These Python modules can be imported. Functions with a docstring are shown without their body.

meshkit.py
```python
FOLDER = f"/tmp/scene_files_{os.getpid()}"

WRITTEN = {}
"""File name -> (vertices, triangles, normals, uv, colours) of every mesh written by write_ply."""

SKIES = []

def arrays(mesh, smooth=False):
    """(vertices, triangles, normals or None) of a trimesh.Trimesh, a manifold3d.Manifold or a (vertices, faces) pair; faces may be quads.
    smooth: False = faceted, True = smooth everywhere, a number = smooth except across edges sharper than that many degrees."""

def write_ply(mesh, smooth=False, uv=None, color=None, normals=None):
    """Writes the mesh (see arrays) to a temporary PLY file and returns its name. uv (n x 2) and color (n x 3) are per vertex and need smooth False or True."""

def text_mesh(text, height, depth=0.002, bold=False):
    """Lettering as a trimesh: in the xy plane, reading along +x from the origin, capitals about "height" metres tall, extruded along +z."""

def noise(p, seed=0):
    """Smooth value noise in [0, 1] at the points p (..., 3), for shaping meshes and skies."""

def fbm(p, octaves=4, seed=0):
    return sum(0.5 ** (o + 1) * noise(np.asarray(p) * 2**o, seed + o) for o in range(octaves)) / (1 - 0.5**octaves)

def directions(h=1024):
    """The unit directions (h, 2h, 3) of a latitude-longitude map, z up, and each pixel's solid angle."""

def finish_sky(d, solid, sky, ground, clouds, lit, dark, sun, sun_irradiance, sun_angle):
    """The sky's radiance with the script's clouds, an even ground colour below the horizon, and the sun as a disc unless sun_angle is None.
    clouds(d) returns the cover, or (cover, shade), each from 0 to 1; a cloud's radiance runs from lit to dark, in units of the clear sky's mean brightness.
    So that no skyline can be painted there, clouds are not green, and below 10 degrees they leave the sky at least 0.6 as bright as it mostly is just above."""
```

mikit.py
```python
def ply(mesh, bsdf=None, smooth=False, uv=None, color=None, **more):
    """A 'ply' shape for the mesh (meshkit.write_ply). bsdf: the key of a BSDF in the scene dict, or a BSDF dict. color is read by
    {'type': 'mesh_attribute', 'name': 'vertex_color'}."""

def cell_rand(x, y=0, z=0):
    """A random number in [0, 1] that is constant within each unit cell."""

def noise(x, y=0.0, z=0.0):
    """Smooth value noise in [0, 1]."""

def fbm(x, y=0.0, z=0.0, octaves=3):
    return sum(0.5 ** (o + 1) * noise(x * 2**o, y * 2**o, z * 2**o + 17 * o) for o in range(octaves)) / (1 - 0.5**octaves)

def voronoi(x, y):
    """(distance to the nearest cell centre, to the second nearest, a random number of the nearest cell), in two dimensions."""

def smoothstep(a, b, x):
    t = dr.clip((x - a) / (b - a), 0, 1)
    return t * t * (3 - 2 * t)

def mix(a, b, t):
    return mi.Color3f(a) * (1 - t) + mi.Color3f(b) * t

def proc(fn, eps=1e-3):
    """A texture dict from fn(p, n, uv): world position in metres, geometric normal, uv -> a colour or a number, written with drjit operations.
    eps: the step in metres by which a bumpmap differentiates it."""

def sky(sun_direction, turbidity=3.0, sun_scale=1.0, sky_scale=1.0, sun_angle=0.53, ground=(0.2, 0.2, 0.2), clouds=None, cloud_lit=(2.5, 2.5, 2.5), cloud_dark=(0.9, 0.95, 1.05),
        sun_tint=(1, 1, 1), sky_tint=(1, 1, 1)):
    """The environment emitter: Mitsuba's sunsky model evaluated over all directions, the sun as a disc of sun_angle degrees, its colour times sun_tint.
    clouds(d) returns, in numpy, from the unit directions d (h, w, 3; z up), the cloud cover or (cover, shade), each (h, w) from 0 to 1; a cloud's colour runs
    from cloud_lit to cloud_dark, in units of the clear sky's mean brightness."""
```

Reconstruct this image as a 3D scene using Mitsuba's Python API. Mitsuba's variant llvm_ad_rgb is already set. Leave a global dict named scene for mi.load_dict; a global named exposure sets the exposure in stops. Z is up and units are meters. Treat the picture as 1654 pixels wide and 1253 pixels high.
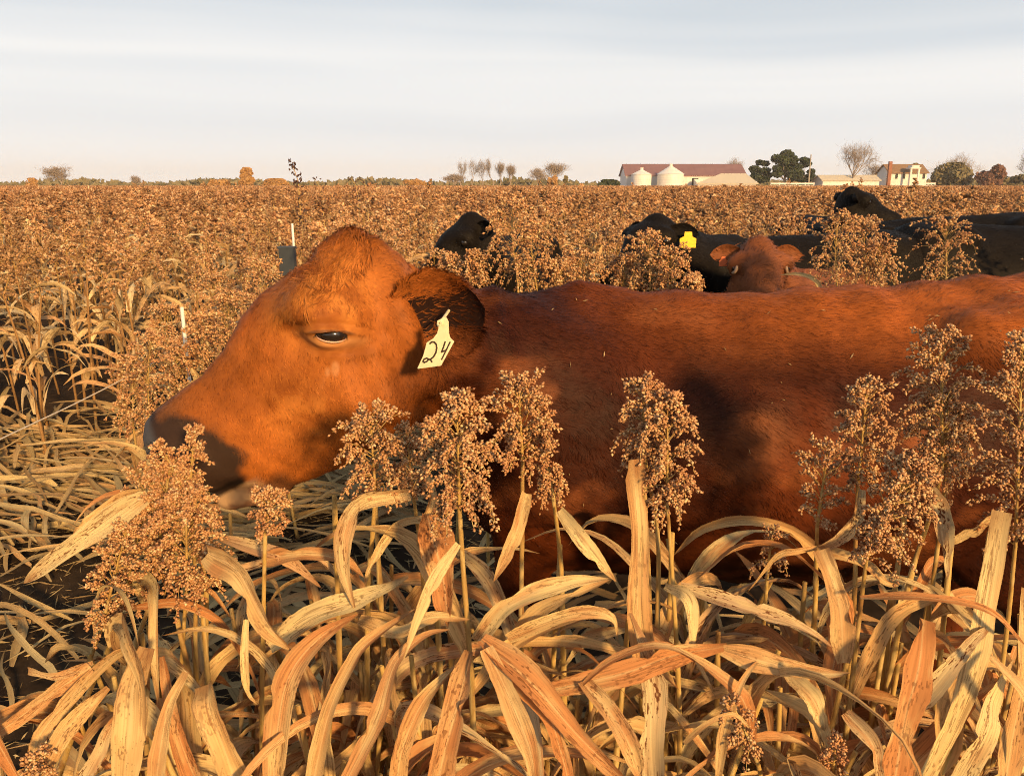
import math
import numpy as np
import trimesh
import drjit as dr
import mitsuba as mi
import meshkit
import mikit
from mikit import proc, noise, fbm, cell_rand, smoothstep, mix

# ------------------------------------------------------------------ camera, sky, exposure
T = mi.ScalarTransform4f
W, H = 1654.0, 1253.0
FOV = 64.0
F = (W / 2) / math.tan(math.radians(FOV / 2))
PITCH = math.radians(13.95)
EYE = np.array([0.0, 0.0, 1.5])
FWD = np.array([0.0, math.cos(PITCH), -math.sin(PITCH)])
UP = np.array([0.0, math.sin(PITCH), math.cos(PITCH)])
exposure = 2.0
SUN_AZ, SUN_EL = math.radians(25), math.radians(18)
SUN = np.array([math.sin(SUN_AZ) * math.cos(SUN_EL), -math.cos(SUN_AZ) * math.cos(SUN_EL), math.sin(SUN_EL)])


def clouds(d):
    """Thin layered overcast: long level streaks, thinner higher up."""
    el = np.arcsin(np.clip(d[..., 2], -1, 1))
    az = np.arctan2(d[..., 0], d[..., 1])
    warp = meshkit.fbm(np.stack([az * 2.0, el * 6.0, el * 0 + 3.1], -1), 3, 5) - 0.5
    p = np.stack([az * 0.9, el * 34.0 + warp * 1.6, el * 0 + 7.7], -1)
    streak = meshkit.fbm(p, 4, 11)
    soft = meshkit.fbm(np.stack([az * 2.2, el * 9.0, el * 0 + 1.2], -1), 3, 23)
    grey = np.clip((streak - 0.40) * 3.2, 0, 1) * np.clip((el - 0.03) / 0.10, 0, 1)
    # a bank of thin cloud low down that opens to hazy blue higher up
    open_ = np.clip((el - 0.16) / 0.7, 0, 1)
    cover = np.clip(0.98 - 0.62 * open_ ** 0.7 - np.clip((soft - 0.45) * 1.6, 0, 0.3) * np.clip((el - 0.1) / 0.2, 0, 1), 0, 1)
    deg = np.degrees(el) + 5.0 * warp
    layer = np.interp(deg, [0, 1.5, 3.5, 5.2, 7.2, 9.0, 11.5, 20, 40, 90], [0.12, 0.22, 0.42, 0.10, 0.04, 0.50, 0.80, 0.70, 0.5, 0.5])
    return cover, np.clip(layer + (grey - 0.35) * 0.45, 0, 1)


scene = {
    "camera": {
        "type": "perspective", "fov": FOV, "fov_axis": "x", "near_clip": 0.05, "far_clip": 3000.0,
        "to_world": T().look_at(origin=EYE.tolist(), target=(EYE + FWD).tolist(), up=[0, 0, 1]),
    },
    "sky": mikit.sky(SUN, turbidity=4.0, sun_scale=1.12, sky_scale=1.0, sun_angle=5.0, ground=(0.22, 0.15, 0.09), clouds=clouds,
                     cloud_lit=(3.2, 3.2, 3.16), cloud_dark=(2.16, 2.42, 2.68), sun_tint=(1.27, 1.12, 0.87)),
}
labels = {}


# ------------------------------------------------------------------ small helpers
def at(px, py, y):
    """World point at depth y seen at a place of the photograph (used to measure positions)."""
    d = F * FWD + np.array([px - W / 2, 0, 0]) - (py - H / 2) * UP
    return EYE + d * (y / d[1])


def unit(v):
    v = np.asarray(v, float)
    return v / np.maximum(np.linalg.norm(v, axis=-1, keepdims=True), 1e-12)


COUNT = {}


def numbered(key):
    n = COUNT.get(key, -1) + 1
    COUNT[key] = n
    return key if n == 0 else f"{key}_{n:03d}"


def add(key, shape):
    key = numbered(key)
    scene[key] = shape
    return key


def tag(key, label=None, category=None, group=None, kind=None):
    d = {k: v for k, v in dict(label=label, category=category, group=group, kind=kind).items() if v}
    labels[key] = d
    return key


def thing(name, label, category, group=None):
    return tag(numbered(name), label, category, group)


def merge(parts):
    """[(v, f, uv)] -> one (v, f, uv)."""
    vs, fs, us, at_ = [], [], [], 0
    for v, f, u in parts:
        vs.append(v); fs.append(f + at_); us.append(u)
        at_ += len(v)
    return np.vstack(vs), np.vstack(fs), np.vstack(us)


def shape(m, bsdf, smooth=True):
    v, f, u = m
    return mikit.ply((v, f), bsdf, smooth=smooth, uv=u)


def tile(tv, tf, tuv, pos, rot, scale, ids=None):
    """Copies of a template: rot (n,3,3), scale (n,) or (n,3); ids go to the whole part of uv.x."""
    n, k = len(pos), len(tv)
    scale = np.asarray(scale, float)
    s = scale[:, None, None] if scale.ndim == 1 else scale[:, None, :]
    v = np.einsum("nij,nkj->nki", rot, tv[None] * s) + pos[:, None]
    f = (tf[None] + (np.arange(n) * k)[:, None, None]).reshape(-1, 3)
    uv = np.repeat(tuv[None], n, 0).copy()
    if ids is not None:
        uv[..., 0] += np.asarray(ids)[:, None]
    return v.reshape(-1, 3), f, uv.reshape(-1, 2)


def rand_rot(rng, n):
    q = unit(rng.normal(size=(n, 4)))
    w, x, y, z = q.T
    return np.stack([np.stack([1 - 2 * (y * y + z * z), 2 * (x * y - z * w), 2 * (x * z + y * w)], -1),
                     np.stack([2 * (x * y + z * w), 1 - 2 * (x * x + z * z), 2 * (y * z - x * w)], -1),
                     np.stack([2 * (x * z - y * w), 2 * (y * z + x * w), 1 - 2 * (x * x + y * y)], -1)], 1)


def basis_z(d):
    """Rotations (n,3,3) whose third column is the direction d (n,3)."""
    d = unit(d)
    a = np.where(np.abs(d[:, 2:]) < 0.9, [[0, 0, 1.0]], [[1.0, 0, 0]])
    x = unit(np.cross(a, d))
    return np.stack([x, np.cross(d, x), d], -1)


def rot_z(a):
    a = np.asarray(a, float)
    c, s, o = np.cos(a), np.sin(a), np.zeros_like(a)
    return np.stack([np.stack([c, -s, o], -1), np.stack([s, c, o], -1), np.stack([o, o, o + 1], -1)], -2)


def curve(points, n):
    """Smooth Catmull-Rom curve of n points through the given points."""
    p = np.asarray(points, float)
    if len(p) == 2:
        return p[0] + (p[1] - p[0]) * np.linspace(0, 1, n)[:, None]
    q = np.vstack([2 * p[0] - p[1], p, 2 * p[-1] - p[-2]])
    s = np.concatenate([[0], np.cumsum(np.linalg.norm(np.diff(p, axis=0), axis=1))])
    u = np.interp(np.linspace(0, s[-1], n), s, np.arange(len(p)))
    i = np.clip(u.astype(int), 0, len(p) - 2)
    t = (u - i)[:, None]
    a, b, c, d = q[i], q[i + 1], q[i + 2], q[i + 3]
    return 0.5 * (2 * b + (c - a) * t + (2 * a - 5 * b + 4 * c - d) * t**2 + (3 * b - a - 3 * c + d) * t**3)


def tube(points, radii, sides=6, uid=0.0, v0=0.0, v1=1.0, caps=True):
    p = np.asarray(points, float)
    n = len(p)
    t = unit(np.gradient(p, axis=0))
    a = np.array([0.31, 0.95, 0.05]) if abs(t[0][1]) < 0.9 else np.array([0.95, 0.31, 0.05])
    x = unit(np.cross(t, a))
    y = np.cross(t, x)
    ang = np.arange(sides) * 2 * np.pi / sides
    r = np.broadcast_to(radii, (n,))[:, None, None]
    v = p[:, None] + r * (np.cos(ang)[None, :, None] * x[:, None] + np.sin(ang)[None, :, None] * y[:, None])
    i, j = np.meshgrid(np.arange(n - 1), np.arange(sides), indexing="ij")
    k = (j + 1) % sides
    q = np.stack([i * sides + j, i * sides + k, (i + 1) * sides + k, (i + 1) * sides + j], -1).reshape(-1, 4)
    f = np.vstack([q[:, [0, 1, 2]], q[:, [0, 2, 3]]])
    uv = np.stack([np.broadcast_to(uid + 0.05 + 0.9 * np.arange(sides) / sides, (n, sides)),
                   np.broadcast_to(np.linspace(v0, v1, n)[:, None], (n, sides))], -1).reshape(-1, 2)
    v = v.reshape(-1, 3)
    if caps:
        m = len(v)
        v = np.vstack([v, p[0], p[-1]])
        uv = np.vstack([uv, [[uid + 0.5, v0], [uid + 0.5, v1]]])
        j = np.arange(sides)
        f = np.vstack([f, np.stack([(j + 1) % sides, j, np.full(sides, m)], -1),
                       np.stack([(n - 1) * sides + j, (n - 1) * sides + (j + 1) % sides, np.full(sides, m + 1)], -1)])
    return v, f, uv


ICO = trimesh.creation.icosphere(subdivisions=0, radius=1.0)
ICO_V, ICO_F = np.array(ICO.vertices), np.array(ICO.faces)
OCT_V = np.array([[1, 0, 0], [-1, 0, 0], [0, 1, 0], [0, -1, 0], [0, 0, 1], [0, 0, -1.0]])
OCT_F = np.array([[0, 2, 4], [2, 1, 4], [1, 3, 4], [3, 0, 4], [2, 0, 5], [1, 2, 5], [3, 1, 5], [0, 3, 5]])
TET_V = np.array([[1, 1, 1], [1, -1, -1], [-1, 1, -1], [-1, -1, 1.0]]) * 0.7
TET_F = np.array([[0, 1, 2], [0, 3, 1], [0, 2, 3], [1, 3, 2]])
MID = lambda v, vv=0.5: np.tile([[0.5, vv]], (len(v), 1))  # noqa: E731


def boxmesh(x0, y0, z0, x1, y1, z1):
    m = trimesh.creation.box(bounds=[[x0, y0, z0], [x1, y1, z1]])
    return np.array(m.vertices), np.array(m.faces)


def plain(v, f):
    return np.asarray(v, float), np.asarray(f, int), np.zeros((len(v), 2))


# ------------------------------------------------------------------ materials
def matte(fn, rough=0.85, spec=0.2, **more):
    return {"type": "twosided", "bsdf": {"type": "principled", "base_color": proc(fn) if callable(fn) else {"type": "rgb", "value": list(fn)}, "roughness": rough, "specular": spec, **more}}


def leaf_colour(p, n, uv):
    """Dry sorghum leaf: tint per leaf, veins along it, dark red-brown specks and torn brown tips."""
    i = dr.floor(uv.x)
    u = uv.x - i
    r1, r2, r3 = cell_rand(i, 3, 1), cell_rand(i, 5, 2), cell_rand(i, 9, 3)
    straw, tan, rust, grey = (0.70, 0.55, 0.27), (0.58, 0.37, 0.16), (0.48, 0.20, 0.075), (0.46, 0.38, 0.24)
    c = mix(tan, straw, smoothstep(0.15, 0.55, r1))
    c = mix(c, rust, smoothstep(0.58, 0.90, r1) * 0.92)
    c = mix(c, grey, smoothstep(0.72, 0.95, r2) * 0.65)
    blotch = fbm(u * 2.2 + i * 3.7, uv.y * 4 + r2 * 40, r1 * 9, 3)
    c = mix(c, rust, smoothstep(0.46, 0.74, blotch) * (0.25 + 0.6 * r3))
    c = mix(c, straw, smoothstep(0.5, 0.28, blotch) * 0.5)
    vein = noise(u * 34, uv.y * 1.5, i) * 0.6 + noise(u * 13, uv.y * 3, i + 0.5) * 0.4
    c = c * (0.68 + 0.58 * vein)
    rib = dr.exp(-dr.square((u - 0.5) / 0.035))
    c = mix(c, (0.70, 0.55, 0.30), rib * 0.45)
    speck = noise(u * 22 + i, uv.y * 46 + r1 * 50, 2.0) * 0.62 + noise(u * 3, uv.y * 7 + r3 * 50, 5.0 + i) * 0.38
    c = mix(c, (0.13, 0.05, 0.022), smoothstep(0.64, 0.78, speck) * (0.12 + 0.88 * r2))
    streak = noise(u * 40 + i, uv.y * 8 + r2 * 30, 7.0) * 0.6 + noise(u * 5, uv.y * 3, 3.0 + i) * 0.4
    c = mix(c, (0.20, 0.085, 0.035), smoothstep(0.62, 0.78, streak) * 0.55)
    tip = smoothstep(0.80, 1.0, uv.y + 0.18 * (blotch - 0.5))
    return mix(c, (0.22, 0.095, 0.04), tip * 0.6)


def stalk_colour(p, n, uv):
    i = dr.floor(uv.x)
    r = cell_rand(i, 2, 7)
    c = mix((0.50, 0.33, 0.10), (0.36, 0.23, 0.08), r)
    c = mix(c, (0.17, 0.07, 0.025), smoothstep(0.5, 0.8, fbm(p.x * 60, p.y * 60, p.z * 18 + r * 9, 3)) * 0.75)
    return mix(c, (0.55, 0.43, 0.20), smoothstep(0.55, 0.7, noise(p.x * 200, p.y * 200, p.z * 6)) * 0.5)


def grain_colour(p, n, uv):
    i = dr.floor(uv.x)
    r, r2 = cell_rand(i, 4, 3), cell_rand(i, 8, 1)
    c = mix((0.19, 0.078, 0.034), (0.52, 0.275, 0.122), smoothstep(0.04, 0.38, r))
    c = mix(c, (0.68, 0.49, 0.265), smoothstep(0.62, 0.97, r) * 0.9)
    patch = fbm(p.x * 14, p.y * 14, p.z * 14, 2)
    c = mix(c, (0.27, 0.11, 0.048), smoothstep(0.5, 0.75, patch) * 0.5)
    return c * (0.75 + 0.5 * patch) * (0.85 + 0.3 * r2)


def crop_colour(p, n, uv):
    """Whole plants of the field: uv.y below 1 is leaf, 2 to 3 stalk, above 4 grain."""
    i = dr.floor(uv.x)
    u, r, r2 = uv.x - i, cell_rand(i, 3, 1), cell_rand(i, 6, 2)
    area = fbm(p.x * 0.35, p.y * 0.35, 1.0, 3)
    plant = cell_rand(dr.floor(p.x * 2.6 + 0.6 * noise(p.y * 2)), dr.floor(p.y * 2.6), 3)
    leaf = mix((0.50, 0.32, 0.15), (0.70, 0.54, 0.30), smoothstep(0.2, 0.7, r))
    leaf = mix(leaf, (0.40, 0.17, 0.06), smoothstep(0.75, 1.0, r) * 0.8) * (0.85 + 0.3 * noise(u * 20, uv.y * 3, i))
    leaf = mix(leaf, (0.12, 0.05, 0.02), smoothstep(0.66, 0.76, noise(u * 8 + i, uv.y * 25, 3)) * 0.5)
    grain = mix((0.21, 0.098, 0.050), (0.46, 0.255, 0.128), smoothstep(0.10, 0.5, r))
    grain = mix(grain, (0.64, 0.46, 0.28), smoothstep(0.66, 1.0, r) * 0.9)
    grain = mix(grain, (0.26, 0.13, 0.075), smoothstep(0.50, 0.8, area) * 0.5)
    grain = mix(grain, (0.52, 0.30, 0.13), smoothstep(0.45, 0.2, area) * 0.4) * (0.85 + 0.3 * r2)
    stalk = mix((0.46, 0.30, 0.10), (0.28, 0.15, 0.06), r)
    grain = grain * (0.62 + 0.65 * plant)
    c = dr.select(uv.y > 3.5, grain, dr.select(uv.y > 1.5, stalk, leaf))
    return c


def soil_colour(p, n, uv):
    a = fbm(p.x * 2.3, p.y * 2.3, 0.0, 4)
    b = fbm(p.x * 26, p.y * 26, 4.0, 3)
    c = mix((0.022, 0.014, 0.009), (0.060, 0.040, 0.024), a) * (0.5 + 1.0 * b)
    far = smoothstep(14.0, 60.0, p.y)
    return mix(c, (0.27, 0.16, 0.075), far)


def old_leaf_colour(p, n, uv):
    return mix(leaf_colour(p, n, uv), (0.37, 0.275, 0.14), 0.5) * (0.7 + 0.5 * cell_rand(dr.floor(uv.x), 7, 7))


scene["old_leaf_material"] = {"type": "principledthin", "base_color": proc(old_leaf_colour), "roughness": 0.6, "diff_trans": 0.4, "eta": 1.35}
scene["leaf_material"] = {"type": "principledthin", "base_color": proc(leaf_colour), "roughness": 0.5, "diff_trans": 0.38, "eta": 1.35}
scene["stalk_material"] = matte(stalk_colour, 0.5, 0.35)
scene["grain_material"] = matte(grain_colour, 0.55, 0.4)
scene["crop_material"] = matte(crop_colour, 0.8, 0.15)
scene["soil_material"] = matte(soil_colour, 0.95, 0.1)

# ------------------------------------------------------------------ sorghum: leaf blades, stalks, seed heads
def ribbon(points, width, uid=0, n=18, face=(0, -1, 0.35), roll=(0.0, 0.0), fold=0.25, wave=0.12, seed=0, tip=1.0, base=0.45, cols=5):
    """A blade of a leaf through the points: folded along the midrib, wavy at the edges, tapering. width in metres."""
    rng = np.random.default_rng(seed)
    c = curve(points, n)
    t = np.linspace(0, 1, n)
    tan = unit(np.gradient(c, axis=0))
    side = np.zeros_like(c)
    nrm = np.asarray(face, float)
    for i in range(n):
        s = np.cross(tan[i], nrm)
        if np.linalg.norm(s) < 0.15:
            s = side[i - 1] if i else np.cross(tan[i], [1, 0, 0.2])
        side[i] = unit(s)
        if i and side[i] @ side[i - 1] < 0:
            side[i] *= -1
        nrm = 0.75 * np.asarray(face, float) + 0.25 * np.cross(side[i], tan[i])
    up = np.cross(side, tan)
    a = np.radians(roll[0] + (roll[1] - roll[0]) * t)[:, None]
    side, up = side * np.cos(a) + up * np.sin(a), up * np.cos(a) - side * np.sin(a)
    w = width / 2 * (base + (1 - base) * np.clip(t / 0.22, 0, 1) ** 0.8) * np.clip(1 - (t * tip) ** 2.6, 0.0, 1) ** 0.75
    w *= 1 + 0.14 * np.sin(t * rng.uniform(5, 11) + rng.uniform(0, 6))
    torn = [1 - (rng.uniform(0.25, 0.75) * np.exp(-(((t - rng.uniform(0.3, 1.0)) / rng.uniform(0.02, 0.07)) ** 2)) if rng.uniform() < 0.55 else 0) + 0.02 * rng.normal(size=n) for _ in range(2)]
    us = np.linspace(-1, 1, cols)
    k1, k2, ph = rng.uniform(9, 17), rng.uniform(18, 31), rng.uniform(0, 6, 4)
    e1 = np.sin(k1 * t + ph[0]) + 0.5 * np.sin(k2 * t + ph[1])
    e2 = np.sin(k1 * t * 0.9 + ph[2]) + 0.5 * np.sin(k2 * t + ph[3])
    v = []
    for u in us:
        lift = fold * abs(u) ** 1.3 + wave * (u**2) * (e2 if u > 0 else e1) * (0.25 + 0.75 * np.clip(t * 2, 0, 1))
        edge = torn[int(u > 0)] if abs(u) > 0.9 else 1.0
        v.append(c + side * (u * w * edge)[:, None] * math.cos(min(1.2, fold * 0.6)) + up * (lift * w)[:, None])
    v = np.stack(v, 1)
    i, j = np.meshgrid(np.arange(n - 1), np.arange(cols - 1), indexing="ij")
    q = np.stack([i * cols + j, i * cols + j + 1, (i + 1) * cols + j + 1, (i + 1) * cols + j], -1).reshape(-1, 4)
    f = np.vstack([q[:, [0, 1, 2]], q[:, [0, 2, 3]]])
    uv = np.stack(np.broadcast_arrays(uid + 0.02 + 0.96 * (us[None] + 1) / 2, t[:, None]), -1).reshape(-1, 2)
    return v.reshape(-1, 3), f, uv


def arch(rng, start, az, length, el0=60.0, el1=-75.0, power=1.2, n=7, wander=12.0):
    """Mid line of a leaf that leaves the stalk at el0 degrees and droops to el1."""
    t = np.linspace(0, 1, n)
    el = np.radians(el0 + (el1 - el0) * t**power + rng.normal(0, 6, n))
    a = az + np.cumsum(rng.normal(0, math.radians(wander) / 2, n))
    d = np.stack([np.cos(el) * np.cos(a), np.cos(el) * np.sin(a), np.sin(el)], -1)
    return np.asarray(start) + np.vstack([[0, 0, 0], np.cumsum(d[:-1] * length / (n - 1), 0)])


def seed_head(rng, axis, radius, branches=46, per=20, size=0.0026, droop=0.5, template="ico", sub=0.010, uid_range=900, vkind=0.5, hang=None, gap=0.0):
    """A panicle along the axis points: (branches mesh, grains mesh). radius: its widest reach."""
    ax = curve(axis, 24)
    length = np.linalg.norm(np.diff(ax, axis=0), axis=1).sum()
    tan = unit(np.gradient(ax, axis=0))
    tubes, pos, dirs = [tube(ax, np.linspace(0.0030, 0.0010, 24), 5, 1, 2.0 if vkind > 3 else 0, 2.6 if vkind > 3 else 1)], [], []
    phi = rng.uniform(0, 6)
    down = np.array([0, 0, -1.0])
    for b in range(branches):
        h = (b + rng.uniform(0, 1)) / branches
        if rng.uniform() < gap:
            continue
        k = int(h * 22.99)
        o, d = ax[k], tan[k]
        phi += 2.4 + rng.normal(0, 0.35)
        x = unit(np.cross(d, [0.2, 0.3, 0.9] if abs(d[2]) < 0.9 else [1, 0.1, 0]))
        y = np.cross(d, x)
        out = x * math.cos(phi) + y * math.sin(phi)
        env = radius * (0.30 + 0.95 * math.sin(math.pi * (0.16 + 0.78 * h)) ** 1.1) * rng.uniform(0.7, 1.15)
        if h > 0.86:
            env *= 0.75
        up = 0.95 + 0.9 * h + rng.normal(0, 0.15)
        m = 7
        t = np.linspace(0, 1, m)[:, None]
        fall = droop * (1 - 0.75 * h) * rng.uniform(0.6, 1.4)
        c = o + env * (out * (t * 1.05 - 0.15 * t**2) + d * up * (t - 0.30 * t**2) + (down if hang is None else hang) * fall * 1.7 * t**2.2)
        c[1:] += rng.normal(0, radius * 0.03, (m - 1, 3))
        tubes.append(tube(c, np.linspace(0.0011, 0.0005, m), 3, 1, 2.0 if vkind > 3 else 0, 2.6 if vkind > 3 else 1, caps=False))
        cnt = max(3, int(per * rng.uniform(0.7, 1.3) * (0.45 + env / radius * 0.55)))
        tt = rng.uniform(0.22, 1.02, cnt) ** 0.85
        # spikelets sit in little tufts on short side twigs
        tt = np.clip(np.round(tt * 7) / 7 + rng.normal(0, 0.035, cnt), 0.15, 1.04)
        f = tt * (m - 1)
        i0 = np.clip(f.astype(int), 0, m - 2)
        pc = c[i0] + (c[i0 + 1] - c[i0]) * (f - i0)[:, None]
        off = unit(rng.normal(size=(cnt, 3))) * (rng.uniform(0.15, 1, cnt) ** 0.6 * sub * (1.15 - 0.5 * tt))[:, None]
        pos.append(pc + off)
        dirs.append(unit(unit(c[i0 + 1] - c[i0]) * 0.8 + unit(off) * 0.9 + rng.normal(0, 0.3, (cnt, 3))))
    pos, dirs = np.vstack(pos), np.vstack(dirs)
    n = len(pos)
    tv, tf = {"ico": (ICO_V, ICO_F), "oct": (OCT_V, OCT_F), "tet": (TET_V, TET_F)}[template]
    s = size * rng.uniform(0.75, 1.25, n)
    grains = tile(tv, tf, MID(tv, vkind), pos, basis_z(dirs), np.stack([s, s * 0.9, s * (1.45 if template == "oct" else 1.75)], -1), rng.integers(0, uid_range, n))
    return merge(tubes), grains


def plant_lod(seed, height, lod):
    """A field plant at the origin, as {part: mesh} with kinds coded in uv.y for crop_material."""
    rng = np.random.default_rng(seed)
    cfg = {1: dict(br=26, per=9, size=0.0072, tpl="oct", n=8, leaves=6, sides=5, sub=0.014),
           2: dict(br=13, per=4, size=0.015, tpl="tet", n=5, leaves=4, sides=3, sub=0.014)}[lod]
    hl = rng.uniform(0.20, 0.27)
    lean = rng.normal(0, 0.05, 2)
    zs = height - hl
    st = curve([[0, 0, 0], [lean[0] * 0.4, lean[1] * 0.4, zs * 0.6], [lean[0], lean[1], zs]], 6 if lod == 1 else 3)
    stalk = tube(st, np.linspace(0.009, 0.0045, len(st)), cfg["sides"], 5, 2.0, 3.0, caps=False)
    bend = rng.normal(0, 0.035, 2) * (2.2 if rng.uniform() < 0.2 else 1)
    top = st[-1]
    axis = [top, top + [bend[0] * 0.4, bend[1] * 0.4, hl * 0.55], top + [bend[0] * 1.4, bend[1] * 1.4, hl]]
    twig, grains = seed_head(rng, axis, rng.uniform(0.040, 0.062) * (1.0 if lod == 1 else 0.9), cfg["br"], cfg["per"], cfg["size"], rng.uniform(0.3, 0.8), cfg["tpl"], cfg["sub"], 900, 4.5)
    head = merge([twig, grains]) if lod == 1 else grains
    leaves, az = [], rng.uniform(0, 6.28)
    for i in range(cfg["leaves"]):
        az += math.pi + rng.normal(0, 0.5)
        z = zs * (0.30 + 0.62 * i / cfg["leaves"]) + rng.normal(0, 0.03)
        o = [lean[0] * z / zs, lean[1] * z / zs, z]
        ln = rng.uniform(0.30, 0.52)
        c = arch(rng, o, az, ln, rng.uniform(45, 75), rng.uniform(-85, -40), rng.uniform(0.8, 1.5), 6)
        leaves.append(ribbon(c, rng.uniform(0.03, 0.05), int(rng.integers(0, 900)), cfg["n"], (math.cos(az) * 0.4, math.sin(az) * 0.4, 0.9), (rng.uniform(-40, 40), rng.uniform(-80, 80)), 0.25, 0.15, int(rng.integers(1e6)), cols=4 if lod == 1 else 3))
    return {"stalk": stalk, "leaves": leaves, "head": head}


def whole(p):
    return merge([p["stalk"], *p["leaves"], p["head"]])

# ------------------------------------------------------------------ ground
def ground_height(x, y):
    p = np.stack([x * 0.9, y * 0.9, x * 0], -1)
    near = np.clip((14 - np.hypot(x, y)) / 8, 0, 1)
    return (meshkit.fbm(p, 3, 3) - 0.5) * 0.10 * near + (meshkit.noise(p * 9, 8) - 0.5) * 0.025 * near


gx = np.concatenate([[-1500, -500, -150, -60, -25, -12], np.linspace(-8, 8, 161), [12, 25, 60, 150, 500, 1500]])
gy = np.concatenate([[-300, -60, -15, -6], np.linspace(-3, 11, 141), [15, 25, 60, 120, 220, 400, 900, 2500]])
GX, GY = np.meshgrid(gx, gy, indexing="ij")
gv = np.stack([GX, GY, ground_height(GX, GY)], -1).reshape(-1, 3)
gi, gj = np.meshgrid(np.arange(len(gx) - 1), np.arange(len(gy) - 1), indexing="ij")
gk = gi * len(gy) + gj
gq = np.stack([gk, gk + len(gy), gk + len(gy) + 1, gk + 1], -1).reshape(-1, 4)
gf = np.vstack([gq[:, [0, 1, 2]], gq[:, [0, 2, 3]]])
tag(add("ground", mikit.ply((gv, gf), "soil_material", smooth=True)), "dark bare soil with scattered straw litter under the crop", "ground", kind="structure")


# ------------------------------------------------------------------ the field of standing sorghum
def in_view(x, y, margin=1.1):
    return np.abs(x) < (y * 0.625 * 1.0 + margin)


COW_SPOTS = []  # (x, y, radius): nothing grows through a cow; filled here, used by the planting and by the herd below
for px, py, y, r in [(770, 470, 4.5, 0.36), (835, 470, 4.9, 0.40), (1090, 470, 4.8, 0.42), (1200, 470, 5.2, 0.45), (1230, 460, 4.2, 0.34), (1330, 460, 4.9, 0.36),
                     (1400, 400, 7.2, 0.5), (1500, 400, 7.2, 0.5), (1580, 400, 7.2, 0.5), (1370, 330, 8.4, 0.4), (1470, 460, 5.4, 0.42), (1570, 460, 5.4, 0.42), (1680, 460, 5.4, 0.42)]:
    COW_SPOTS.append((at(px, py, y)[0], y, r))


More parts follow.
